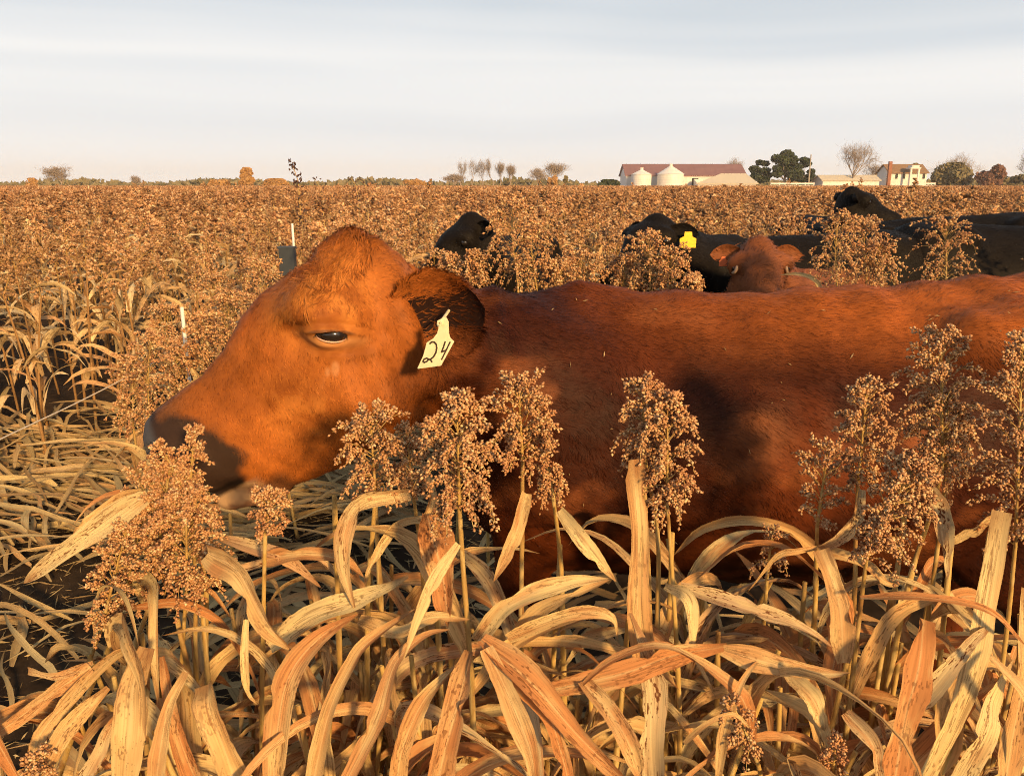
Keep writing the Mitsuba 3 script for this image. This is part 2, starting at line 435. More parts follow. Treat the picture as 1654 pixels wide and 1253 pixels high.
def free(x, y):
    ok = np.ones(len(x), bool)
    for cx, cy, r in COW_SPOTS:
        ok &= np.hypot(x - cx, (y - cy)) > r
    ok &= ~((np.abs(y - 2.0) < 0.85) & (x > -1.0))                      # the red cow itself
    herd = (x > -0.118 * y) & (y < 5.1) & (np.abs(x - 0.35 * y + 0.1) < 2.3)
    ok &= ~(herd & (meshkit.noise(np.stack([x * 1.7, y * 1.7, x * 0], -1), 6) < 0.9))
    edge = 4.15 + 0.30 * np.sin(x * 3.1) + 0.2 * np.sin(x * 7.7 + 1)     # the trampled strip on the left
    ok &= (x > -0.35) | (y > edge)
    return ok


def scatter(rng, y0, y1, spacing, jitter=0.42):
    xs = np.arange(-y1 * 0.80 - 2.5, y1 * 0.80 + 2.5, spacing)
    ys = np.arange(y0, y1, spacing)
    x, y = [a.ravel() for a in np.meshgrid(xs, ys)]
    x = x + rng.uniform(-jitter, jitter, len(x)) * spacing
    y = y + rng.uniform(-jitter, jitter, len(y)) * spacing
    k = (np.abs(x) < y * 0.80 + 2.2) & (y >= y0) & (y < y1) & free(x, y)
    return x[k], y[k]


frng = np.random.default_rng(77)
NEAR_FIELD = 7.4
variants = [plant_lod(100 + i, h, 1) for i, h in enumerate([1.24, 1.17, 1.30, 1.12, 1.22, 1.27, 1.08, 1.20])]
variant_shapes = [{"stalk": shape(v["stalk"], "crop_material"), "head": shape(v["head"], "crop_material"), "leaves": [shape(l, "crop_material") for l in v["leaves"]], "whole": shape(whole(v), "crop_material")} for v in variants]

px_, py_ = scatter(frng, 2.95, NEAR_FIELD, 0.32)
shows = in_view(px_, py_, 0.3)
order = np.argsort(np.where(shows, np.hypot(px_, py_), 1e3 + np.hypot(px_, py_)))
LOOKS = ["upright", "leaning", "bushy", "short", "narrow headed", "tall", "stunted", "loose headed"]
n_near = 0
for rank, i in enumerate(order):
    if n_near >= 262 or not shows[i]:
        break
    x, y = px_[i], py_[i]
    k = int(frng.integers(len(variants)))
    s = frng.uniform(0.90, 1.08)
    m = T().translate([x, y, -0.02]).rotate([0, 0, 1], float(frng.uniform(0, 360))).rotate([1, 0, 0], float(frng.normal(0, 3))).scale(s)
    near_row = "in the nearer rows" if y < 5.6 else "in the farther rows"
    where = ("behind the red cow's back, " if x > -0.1 else "beyond the trampled strip, ") + near_row
    key = thing("sorghum_plant", "dry sorghum plant with a seed head " + where, "sorghum plant", "field sorghum standing " + where)
    n_near += 1
    if y < 5.6:
        scene[key + "__stalk"] = {**variant_shapes[k]["stalk"], "to_world": m}
        scene[key + "__seed_head"] = {**variant_shapes[k]["head"], "to_world": m}
        for l in variant_shapes[k]["leaves"]:
            add(key + "__leaf", {**l, "to_world": m})
    else:
        scene[key] = {**variant_shapes[k]["whole"], "to_world": m}

rest = order[n_near:]
masses = []


def mass_of(meshes, x, y, rng, zs=(0.9, 1.1), sxy=1.0):
    k = rng.integers(len(meshes), size=len(x))
    for j, (v, f, u) in enumerate(meshes):
        on = np.nonzero(k == j)[0]
        if len(on):
            s = rng.uniform(*zs, len(on))
            masses.append(tile(v, f, u, np.stack([x[on], y[on], np.zeros(len(on)) - 0.02], -1), rot_z(rng.uniform(0, 6.28, len(on))), np.stack([s * sxy, s * sxy, s], -1), rng.integers(0, 60, len(on)) * 7))


low = [whole(plant_lod(300 + i, h, 2)) for i, h in enumerate([1.24, 1.16, 1.30, 1.12, 1.22, 1.27, 1.33, 1.18])]
if len(rest):
    mass_of([whole(plant_lod(300 + i, h, 2)) for i, h in enumerate([1.24, 1.16, 1.28, 1.12])], px_[rest], py_[rest], frng, (0.92, 1.1))
x, y = scatter(frng, NEAR_FIELD, 13.0, 0.38)
mass_of(low, x, y, frng, (0.80, 1.10), 1.15)
x, y = scatter(frng, 13.0, 26.0, 0.55)
mass_of(low, x, y, frng, (0.78, 1.10), 1.5)


def tuft(seed, n, r, h):
    """Several plants far away, as one ragged clump of blades and heads."""
    rng = np.random.default_rng(seed)
    p = np.stack([rng.normal(0, r, n), rng.normal(0, r, n), h * (0.35 + 0.65 * rng.uniform(0, 1, n) ** 0.5)], -1)
    s = rng.uniform(0.5, 1.0, n)[:, None] * np.array([[0.045, 0.045, 0.14]])
    return tile(TET_V, TET_F, MID(TET_V, 4.5), p, rand_rot(rng, n) * 0.4 + np.eye(3) * 0.75, s * (1 + 1.2 * r), rng.integers(0, 900, n))


x, y = scatter(frng, 26.0, 70.0, 1.0)
mass_of([tuft(500 + i, 16, 0.24, 1.22) for i in range(6)], x, y, frng, (0.80, 1.04))
x, y = scatter(frng, 70.0, 235.0, 2.3)
mass_of([tuft(600 + i, 18, 0.75, 1.24) for i in range(6)], x, y, frng, (0.72, 0.98))
x, y = scatter(frng, 9.0, 34.0, 3.4)
mass_of([whole(plant_lod(400 + i, h, 2)) for i, h in enumerate([1.42, 1.50, 1.46, 1.56])], x, y, frng, (0.96, 1.08))
tag(add("sorghum_field", shape(merge(masses), "crop_material")), "wide field of dry brown sorghum reaching to the skyline", "crop field", kind="stuff")
del masses


# ------------------------------------------------------------------ trampled, flattened leaves on the left
trng = np.random.default_rng(5)
flat = []
for i in range(1480):
    if i < 1230:
        x, y = trng.uniform(-4.4, -0.55), trng.uniform(2.9, 4.75)
        if x > -0.9 - 0.05 * y and y < 3.2:
            continue
    else:
        x, y = trng.uniform(-2.4, -0.6), trng.uniform(2.0, 3.1)
        if trng.uniform() < 0.72:
            continue
    z = trng.uniform(0.01, 0.16) * (1.0 if y > 2.9 else 0.25)
    a = math.radians(trng.normal(172, 30)) + 0.5 * math.sin(x * 2 + y)
    c = arch(trng, [x + 0.2, y, z], a, trng.uniform(0.28, 0.62), trng.uniform(0, 24), trng.uniform(-22, -4), 1.0, 6, 16)
    c[:, 2] = np.maximum(c[:, 2], 0.012 + 0.02 * trng.uniform())
    flat.append(ribbon(c, trng.uniform(0.012, 0.036), int(trng.integers(0, 900)), 10, (0.1, -0.35, 0.9), (trng.uniform(-35, 35), trng.uniform(-60, 60)), 0.3, 0.14, i))
for i in range(420):   # fallen blades under and around the cow
    x, y = trng.uniform(-1.1, 2.1), trng.uniform(1.15, 3.0)
    c = arch(trng, [x, y, trng.uniform(0.01, 0.10)], trng.uniform(0, 6.28), trng.uniform(0.25, 0.5), trng.uniform(0, 20), trng.uniform(-22, -4), 1.0, 6, 16)
    c[:, 2] = np.maximum(c[:, 2], 0.012 + 0.02 * trng.uniform())
    flat.append(ribbon(c, trng.uniform(0.015, 0.04), int(trng.integers(0, 900)), 8, (0.1, -0.35, 0.9), (trng.uniform(-35, 35), trng.uniform(-60, 60)), 0.3, 0.14, i))
tag(add("flattened_leaves", shape(merge(flat), "old_leaf_material")), "flattened straw coloured sorghum leaves trampled onto the ground left of the red cow", "leaf litter", kind="stuff")
lrng = np.random.default_rng(15)
n = 5200
lx, ly = lrng.uniform(-2.6, 0.2, n), lrng.uniform(1.9, 4.9, n)
lp = np.stack([lx, ly, ground_height(lx, ly) + lrng.uniform(0.002, 0.02, n)], -1)
ld = np.stack([np.cos(u := lrng.uniform(0, 6.28, n)), np.sin(u), lrng.normal(0, 0.12, n)], -1)
tag(add("straw_litter", shape(tile(OCT_V, OCT_F, MID(OCT_V, 0.3), lp, basis_z(ld), np.stack([lrng.uniform(0.001, 0.0035, n), lrng.uniform(0.001, 0.004, n), lrng.uniform(0.008, 0.055, n)], -1), lrng.integers(0, 900, n)), "old_leaf_material", smooth=False)), "bits of chopped straw and husk strewn over the dark soil", "litter", kind="stuff")

# ------------------------------------------------------------------ cattle: one body surface each, from a smooth field
def loft(P, o, a, n, s, top, bot, wt, wm, wb, p=2.5):
    """Signed field of a body whose cross-sections along the axis a (from o) reach top and bot along n and are wt / wm / wb half as wide there."""
    w = np.cross(a, n)
    R = P - o
    S, Tt, Wd = R @ a, R @ n, np.abs(R @ w)
    sc = np.clip(S, s[0], s[-1])
    tp, bt = np.interp(sc, s, top), np.interp(sc, s, bot)
    c, h = (tp + bt) / 2, np.maximum((tp - bt) / 2, 1e-3)
    k = np.clip((Tt - c) / h, -1.3, 1.3)
    m = np.interp(sc, s, wm)
    hw = m + (np.where(k > 0, np.interp(sc, s, wt), np.interp(sc, s, wb)) - m) * k * k
    hw = np.maximum(hw, 2e-3)
    r = (np.abs((Tt - c) / h) ** p + (Wd / hw) ** p) ** (1 / p)
    f = (r - 1) * np.minimum(h, hw)
    ds = S - sc
    return np.where(ds == 0, f, np.sqrt(np.maximum(f, 0) ** 2 + ds**2) + np.minimum(f, 0) * 0)


def smin(a, b, k):
    h = np.clip(0.5 + 0.5 * (b - a) / k, 0, 1)
    return b + (a - b) * h - k * h * (1 - h)


def capsule(P, a, b, ra, rb):
    a, b = np.asarray(a, float), np.asarray(b, float)
    ab = b - a
    t = np.clip((P - a) @ ab / (ab @ ab), 0, 1)
    return np.linalg.norm(P - a - t[:, None] * ab, axis=1) - (ra + (rb - ra) * t)


def ellipsoid(P, c, r):
    q = (P - np.asarray(c)) / np.asarray(r)
    l = np.linalg.norm(q, axis=1)
    return (l - 1) * min(r)


def surface_nets(fn, lo, hi, h, keep=0.05):
    """Mesh of fn(points) = 0 on a grid of step h, evaluated only near the surface."""
    lo, hi = np.asarray(lo, float), np.asarray(hi, float)
    K = 5
    nb = np.ceil((hi - lo) / (h * K)).astype(int)
    bl = np.stack(np.meshgrid(*[np.arange(n) for n in nb], indexing="ij"), -1).reshape(-1, 3)
    cf = fn(lo + (bl + 0.5) * h * K)
    far = np.abs(cf) > h * K * 0.9 + keep
    N = nb * K
    G = np.empty(N, np.float32)
    B = np.where(cf > 0, 1.0, -1.0).reshape(nb).astype(np.float32)
    G[:] = np.repeat(np.repeat(np.repeat(B, K, 0), K, 1), K, 2)
    sub = np.stack(np.meshgrid(*[np.arange(K)] * 3, indexing="ij"), -1).reshape(-1, 3)
    idx = (bl[~far][:, None] * K + sub[None]).reshape(-1, 3)
    for i in range(0, len(idx), 400_000):
        q = idx[i:i + 400_000]
        G[q[:, 0], q[:, 1], q[:, 2]] = fn(lo + (q + 0.5) * h)
    inside = G < 0
    cor = [np.s_[a:N[0] - 1 + a, b:N[1] - 1 + b, c:N[2] - 1 + c] for a in (0, 1) for b in (0, 1) for c in (0, 1)]
    cnt = sum(inside[s].astype(np.int8) for s in cor)
    cell = np.argwhere((cnt > 0) & (cnt < 8))
    number = -np.ones(N - 1, np.int64)
    number[tuple(cell.T)] = np.arange(len(cell))
    offs = np.array([(a, b, c) for a in (0, 1) for b in (0, 1) for c in (0, 1)])
    vals = np.stack([G[tuple((cell + o).T)] for o in offs], 1).astype(float)
    acc, num = np.zeros((len(cell), 3)), np.zeros(len(cell))
    for i in range(8):
        for j in range(i + 1, 8):
            if np.abs(offs[i] - offs[j]).sum() == 1:
                cr = (vals[:, i] < 0) != (vals[:, j] < 0)
                t = vals[:, i] / np.where(cr, vals[:, i] - vals[:, j], 1)
                acc[cr] += (offs[i] + t[:, None] * (offs[j] - offs[i]))[cr]
                num += cr
    v = lo + (cell + acc / num[:, None] + 0.5) * h
    faces = []
    for ax in range(3):
        b, c = (ax + 1) % 3, (ax + 2) % 3
        s0 = [slice(1, n - 1) for n in N]; s1 = list(s0)
        s0[ax] = slice(0, N[ax] - 1); s1[ax] = slice(1, N[ax])
        A, Bn = inside[tuple(s0)], inside[tuple(s1)]
        e = np.argwhere(A != Bn)
        flip = A[tuple(e.T)]
        o = np.array([1, 1, 1]); o[ax] = 0
        e = e + o
        eb, ec = np.eye(3, dtype=int)[b], np.eye(3, dtype=int)[c]
        q = np.stack([number[tuple((e - eb - ec).T)], number[tuple((e - ec).T)], number[tuple(e.T)], number[tuple((e - eb).T)]], 1)
        q = np.where(flip[:, None], q, q[:, ::-1])
        faces.append(q[(q >= 0).all(1)])
    q = np.vstack(faces)
    return v, np.vstack([q[:, [0, 1, 2]], q[:, [0, 2, 3]]])


def normals(v, f):
    n = np.zeros_like(v)
    fn = np.cross(v[f[:, 1]] - v[f[:, 0]], v[f[:, 2]] - v[f[:, 0]])
    for k in range(3):
        np.add.at(n, f[:, k], fn)
    return unit(n)


# head profile: s from poll to nose, top (forehead side) and bot (jaw side), in units of 1.232 mm
U = 0.001232
HS = np.array([-44, -38, -24, 0, 25, 56, 105, 145, 190, 252, 308, 359, 395, 420, 434, 444, 449]) * U
HT = np.array([4, 24, 48, 66, 79, 86, 97, 103, 97, 78, 73, 78, 82, 78, 66, 42, 10]) * U
HB = np.array([-8, -50, -100, -150, -176, -192, -203, -203, -196, -184, -163, -137, -98, -80, -66, -40, -8]) * U
HWT = np.array([.02, .045, .07, .082, .090, .098, .108, .106, .086, .062, .052, .056, .062, .060, .052, .035, .01])
HWM = np.array([.02, .055, .088, .105, .113, .121, .130, .126, .112, .092, .083, .081, .082, .078, .068, .045, .012])
HWB = np.array([.02, .040, .060, .068, .072, .078, .084, .084, .078, .066, .055, .050, .050, .050, .044, .030, .01])


def head_field(P, o, a, n, scale=1.0):
    f = loft(P, o, a, n, HS * scale, HT * scale, HB * scale, HWT * scale, HWM * scale, HWB * scale, 3.1)
    w = np.cross(a, n)
    pt = lambda s, t, d: o + a * s * U * scale + n * t * U * scale + w * d * scale  # noqa: E731
    # lower lip and chin
    chin = capsule(P, pt(356, -124, 0.0), pt(414, -98, 0), 0.040 * scale, 0.033 * scale)
    f = smin(f, chin, 0.018 * scale)
    for sg in (-1, 1):
        f = smin(f, ellipsoid(P, pt(94, 26, sg * 0.108), np.array([0.062, 0.050, 0.056]) * scale), 0.04 * scale)     # brow and eye mound
        f = smin(f, ellipsoid(P, pt(140, -112, sg * 0.064), np.array([0.085, 0.075, 0.056]) * scale), 0.05 * scale)   # cheek
        f = smin(f, ellipsoid(P, pt(412, 22, sg * 0.056), np.array([0.042, 0.042, 0.030]) * scale), 0.03 * scale)     # side of the muzzle
        slit = capsule(P, pt(338, -92, sg * 0.090), pt(438, -66, sg * 0.056), 0.009 * scale, 0.009 * scale)            # mouth
        f = -smin(-f, slit, 0.012 * scale)
        nos = capsule(P, pt(424, 40, sg * 0.062), pt(412, 14, sg * 0.080), 0.013 * scale, 0.009 * scale)               # nostril
        f = -smin(-f, nos, 0.010 * scale)
        fossa = ellipsoid(P, pt(158, 28, sg * 0.136), np.array([0.044, 0.034, 0.040]) * scale)                         # hollow before the eye
        f = -smin(-f, fossa, 0.03 * scale)
    f = smin(f, ellipsoid(P, pt(14, 26, 0), np.array([0.070, 0.050, 0.078]) * scale), 0.03 * scale)                    # poll
    return f


BX = np.array([-0.02, 0.03, .12, .30, .55, .85, 1.1, 1.3, 1.45, 1.55, 1.60])
BT = np.array([.90, .99, 1.10, 1.185, 1.215, 1.222, 1.235, 1.25, 1.235, 1.17, 1.05])
BB = np.array([.76, .66, .57, .52, .50, .48, .50, .58, .70, .82, .95])
BW = np.array([.06, .14, .215, .285, .325, .355, .350, .33, .285, .20, .08])


def body_field(P, dx, dy, bt=BT, legs=True):
    """Trunk and legs of an animal facing -x whose chest is at x = dx."""
    o = np.array([dx, dy, 0.0])
    a, n = np.array([1.0, 0, 0]), np.array([0, 0, 1.0])
    f = loft(P, o, a, n, BX, bt, BB, BW * 0.62, BW, BW * 0.72, 2.3)
    L = lambda x, y, z: o + np.array([x, y, z])  # noqa: E731
    for sg in (-1, 1):
        f = smin(f, ellipsoid(P, L(.24, sg * .215, .90), (.16, .11, .27)), 0.10)      # shoulder
        f = smin(f, ellipsoid(P, L(1.36, sg * .20, .95), (.20, .13, .25)), 0.10)     # thigh
        f = smin(f, ellipsoid(P, L(1.20, sg * .24, 1.165), (.07, .06, .05)), 0.10)   # hook bone
        if legs:
            for x0, j in ((0, [(.20, .18, .78, .085), (.16, .17, .60, .062), (.13, .16, .36, .042), (.14, .16, .12, .032), (.11, .16, .04, .042)]),
                          (1, [(1.36, .19, .80, .13), (1.28, .19, .62, .085), (1.46, .17, .44, .048), (1.42, .17, .13, .034), (1.39, .17, .04, .044)])):
                for (x1, y1, z1, r1), (x2, y2, z2, r2) in zip(j[:-1], j[1:]):
                    f = smin(f, capsule(P, L(x1, sg * y1, z1), L(x2, sg * y2, z2), r1, r2), 0.035)
    tail = smin(capsule(P, L(1.56, 0, 1.16), L(1.63, 0, .85), .035, .022), capsule(P, L(1.63, 0, .85), L(1.62, 0, .42), .020, .030), 0.03)
    return smin(f, tail, 0.03)


def neck_field(P, o, e, up, h0, h1, w0, w1, drop0=0.0, drop1=0.0):
    """A deep neck from the back of the head o to the shoulder e. h: half depth, w: half width."""
    L = np.linalg.norm(e - o)
    a = (e - o) / L
    n = unit(up - a * (up @ a))
    s = np.array([0, 0.5, 1.0]) * L
    h, w = np.array([h0, (h0 + h1) / 2, h1]), np.array([w0, (w0 + w1) / 2, w1])
    return loft(P, o, a, n, s, h - np.array([drop0, 0, drop1]), -h - np.array([drop0, 0, drop1]), w * 0.65, w, w * 0.75, 2.2)


def ear_mesh(root, tip, opening, width, cup=0.5, seed=0, nu=18, nv=13):
    """An ear as a cupped leaf with thickness, opening towards the direction opening."""
    root, tip = np.asarray(root, float), np.asarray(tip, float)
    a = tip - root
    L = np.linalg.norm(a)
    a = a / L
    z = unit(np.asarray(opening, float) - a * (np.asarray(opening, float) @ a))
    b = np.cross(a, z)
    t, q = np.meshgrid(np.linspace(0, 1, nu), np.linspace(-1, 1, nv), indexing="ij")
    wd = width / 2 * (0.40 + 0.62 * np.sin(np.pi * (0.02 + 0.80 * t))) * np.clip(1.001 - t**3.6, 0, 1) ** 0.5
    ang = q * (1.25 * cup + (1 - t) * 0.5 * cup)
    y, d = np.sin(ang) / np.maximum(ang.max() * 0.75, 0.3) * wd, (1 - np.cos(ang)) * wd * 0.95 - wd * 0.45
    th = 0.006 * (1.25 - t) * (1 - 0.6 * q**2) + 0.0015
    lift = -0.05 * L * (t - 0.5) ** 2
    P = root + a * (t * L)[..., None] + b * y[..., None]
    ins, out = P + z * (d + lift)[..., None], P + z * (d + lift - th)[..., None]
    v = np.vstack([ins.reshape(-1, 3), out.reshape(-1, 3)])
    n = nu * nv
    i, j = np.meshgrid(np.arange(nu - 1), np.arange(nv - 1), indexing="ij")
    k = i * nv + j
    qd = np.stack([k, k + nv, k + nv + 1, k + 1], -1).reshape(-1, 4)
    f = [qd, qd[:, ::-1] + n]
    edge = np.concatenate([np.arange(nv), np.arange(1, nu) * nv + nv - 1, (nu - 1) * nv + np.arange(nv - 2, -1, -1), np.arange(nu - 2, 0, -1) * nv])
    e2 = np.roll(edge, -1)
    f.append(np.stack([edge, e2, e2 + n, edge + n], 1))
    qd = np.vstack(f)[:, ::-1]
    return v, np.vstack([qd[:, [0, 1, 2]], qd[:, [0, 2, 3]]])


def join(meshes):
    vs, fs, k = [], [], 0
    for v, f in meshes:
        vs.append(v); fs.append(f + k); k += len(v)
    return np.vstack(vs), np.vstack(fs)


def hairs(v, f, count, rng, length, width, flow, lift=0.25, keep=None, uid=0, curl=0.0):
    """Short hairs as tapering blades lying along the flow direction; shaded like the skin under them."""
    tri = v[f]
    area = np.linalg.norm(np.cross(tri[:, 1] - tri[:, 0], tri[:, 2] - tri[:, 0]), axis=1)
    cen = tri.mean(1)
    vn = normals(v, f)
    fn = unit(vn[f].mean(1))
    wgt = area * (keep(cen, fn) if keep is not None else 1.0)
    pick = rng.choice(len(f), count, p=wgt / wgt.sum())
    r1, r2 = np.sqrt(rng.uniform(size=count)), rng.uniform(size=count)
    bc = np.stack([1 - r1, r1 * (1 - r2), r1 * r2], 1)
    p = np.einsum("ni,nij->nj", bc, tri[pick])
    n = unit(np.einsum("ni,nij->nj", bc, vn[f[pick]]))
    d = flow(p, n)
    # locks: neighbouring hairs lean together
    wob = np.stack([0.6 * meshkit.noise(p * 45, 31 + k) + 0.4 * meshkit.noise(p * 17, 41 + k) for k in range(3)], -1) - 0.5
    d = d + wob * 1.3 + rng.normal(0, 0.16, d.shape)
    d = unit(d - n * np.sum(d * n, 1, keepdims=True))
    lf = np.abs(lift + rng.normal(0, 0.08, count))[:, None]
    ln = (length(p) if callable(length) else length) * rng.uniform(0.6, 1.3, count)
    dd = unit(d + n * lf)
    side = unit(np.cross(dd, n) + rng.normal(0, 0.2, d.shape))
    w = width * rng.uniform(0.7, 1.3, count)[:, None]
    bendd = unit(d + n * (lf * 0.1 - curl))
    p0 = p - n * 0.001
    pm = p0 + dd * (ln * 0.5)[:, None]
    pt = pm + bendd * (ln * 0.5)[:, None]
    V = np.stack([p0 - side * w / 2, p0 + side * w / 2, pm - side * w * 0.36, pm + side * w * 0.36, pt], 1)
    F = np.array([[0, 1, 3], [0, 3, 2], [2, 3, 4]])[None] + (np.arange(count) * 5)[:, None, None]
    hn = unit(n + wob * 0.75 + rng.normal(0, 0.14, n.shape))
    N = np.repeat(hn[:, None], 5, 1)
    UVc = np.zeros((count, 5, 2))
    UVc[..., 0] = (rng.integers(1, 900, count) + uid)[:, None] + 0.5
    UVc[..., 1] = [0.2, 0.2, 0.6, 0.6, 1.0]
    return V.reshape(-1, 3), F.reshape(-1, 3), N.reshape(-1, 3), UVc.reshape(-1, 2)


def hair_shape(h, bsdf):
    V, F_, N, UVc = h
    return {"type": "ply", "filename": meshkit.write_ply((V, F_), False, uv=UVc, normals=N), "face_normals": False, "bsdf": {"type": "ref", "id": bsdf}}


# ---- the red cow in front: its head in profile, facing left
YH, YB = 1.60, 2.02
HO = at(610, 450, YH)
HM = at(300, 730, YH)
HA = unit(HM - HO)
HN = unit(np.cross(HA, [0, 1.0, 0]))
HN = HN if HN[2] > 0 else -HN
yaw = math.radians(-9)   # the nose is turned slightly towards the viewer
R = np.array([[math.cos(yaw), math.sin(yaw), 0], [-math.sin(yaw), math.cos(yaw), 0], [0, 0, 1]])
HA, HN = R @ HA, R @ HN
HW = np.cross(HA, HN)
if HW[1] > 0:
    HW = -HW            # towards the viewer
hp = lambda s, t, d: HO + HA * s * U + HN * t * U + HW * d  # noqa: E731
CX = at(742, 700, YB)[0]
back_x = np.array([at(p, q, YB)[0] - CX for p, q in [(800, 480), (900, 478), (1000, 473), (1100, 472), (1200, 467), (1300, 461), (1400, 456), (1500, 454), (1570, 443), (1640, 434), (1700, 436)]])
back_z = np.array([at(p, q, YB)[2] for p, q in [(800, 488), (900, 480), (1000, 475), (1100, 473), (1200, 467), (1300, 461), (1400, 456), (1500, 455), (1570, 444), (1640, 434), (1700, 436)]]) - 0.006
BT_MAIN = np.where(BX < 0.15, BT * 0.98, np.where(BX > 1.5, BT, np.interp(BX, back_x, back_z)))
NO = hp(48, -62, 0) + np.array([0.0, 0.05, 0])
NE = np.array([CX + 0.26, YB - 0.02, 0.955])


def red_field(P):
    f = body_field(P, CX, YB, BT_MAIN)
    nk = neck_field(P, NO, NE, np.array([0, 0, 1.0]), 0.118, 0.255, 0.095, 0.20, 0.0, 0.01)
    f = smin(f, nk, 0.09)
    return smin(f, head_field(P, HO, HA, HN), 0.055)


rv, rf = surface_nets(red_field, [-0.85, 1.30, -0.03], [1.62, 2.55, 1.50], 0.0065)
# finer relief: eyelids, wrinkles, ripples of muscle and coat
rn = normals(rv, rf)
EYE_P = hp(96, -6, 0.0)
dvec = rv - EYE_P
es, et = dvec @ HA / U, dvec @ HN / U
near_head = (np.abs(dvec @ HW) < 0.2) & (np.hypot(es, et) < 160)
# almond of the eye, tilted a little, in head units
ca, sa = math.cos(math.radians(-47)), math.sin(math.radians(-47))
eu, ev = es * ca - et * sa, es * sa + et * ca
disp = np.zeros(len(rv))
ring = np.sqrt((eu / 22) ** 2 + (ev / np.where(ev > 0, 6.0, 9.5)) ** 2)
disp += near_head * (-0.010 * np.exp(-((ring / 0.78) ** 4)) + (0.0055 + 0.005 * np.clip(ev / 8, 0, 1)) * np.exp(-(((ring - 1.55) / 0.5) ** 2)))
disp += near_head * -0.0035 * np.exp(-(((ring - 2.9) / 0.45) ** 2))
disp += (meshkit.fbm(rv * 9, 3, 4) - 0.5) * 0.010 + (meshkit.fbm(rv * np.array([30, 30, 30]), 2, 9) - 0.5) * 0.004
flank = np.clip((rv[:, 0] - CX - 0.15) / 0.2, 0, 1)
disp += flank * ((meshkit.fbm(rv * np.array([5.0, 2.0, 3.0]), 2, 14) - 0.5) * 0.035 + 0.004 * np.sin(rv[:, 0] * 44 - rv[:, 2] * 9) * np.clip((rv[:, 0] - CX - 0.5) * 4, 0, 1))
neck_z = np.clip(1 - np.abs(rv[:, 0] - (CX - 0.02)) / 0.2, 0, 1)
disp += neck_z * 0.010 * np.sin(rv[:, 0] * 80 + rv[:, 2] * 22 + 3 * meshkit.noise(rv * 8, 2))
rv = rv + rn * disp[:, None]

EOPEN = np.array([-0.42, -0.86, -0.28])
ear_root, ear_tip = at(634, 528, YH - 0.095), at(782, 500, YH - 0.150)
near_ear = ear_mesh(ear_root, ear_tip, EOPEN, 0.165, 0.50)
mir = lambda p: p - 2 * HW * ((p - HO) @ HW)  # noqa: E731
far_ear = ear_mesh(mir(ear_root), mir(ear_tip) - [0.02, 0.0, 0.22], [-0.5, 0.8, -0.2], 0.13, 0.7)
body_v, body_f = join([(rv, rf), near_ear, far_ear])
ear_c, ear_ax = (ear_root + ear_tip) / 2, unit(ear_tip - ear_root)
EIN = unit(EOPEN)


def pt3(q):
    return mi.Point3f(*map(float, q))


def vec3(q):
    return mi.Vector3f(*map(float, q))


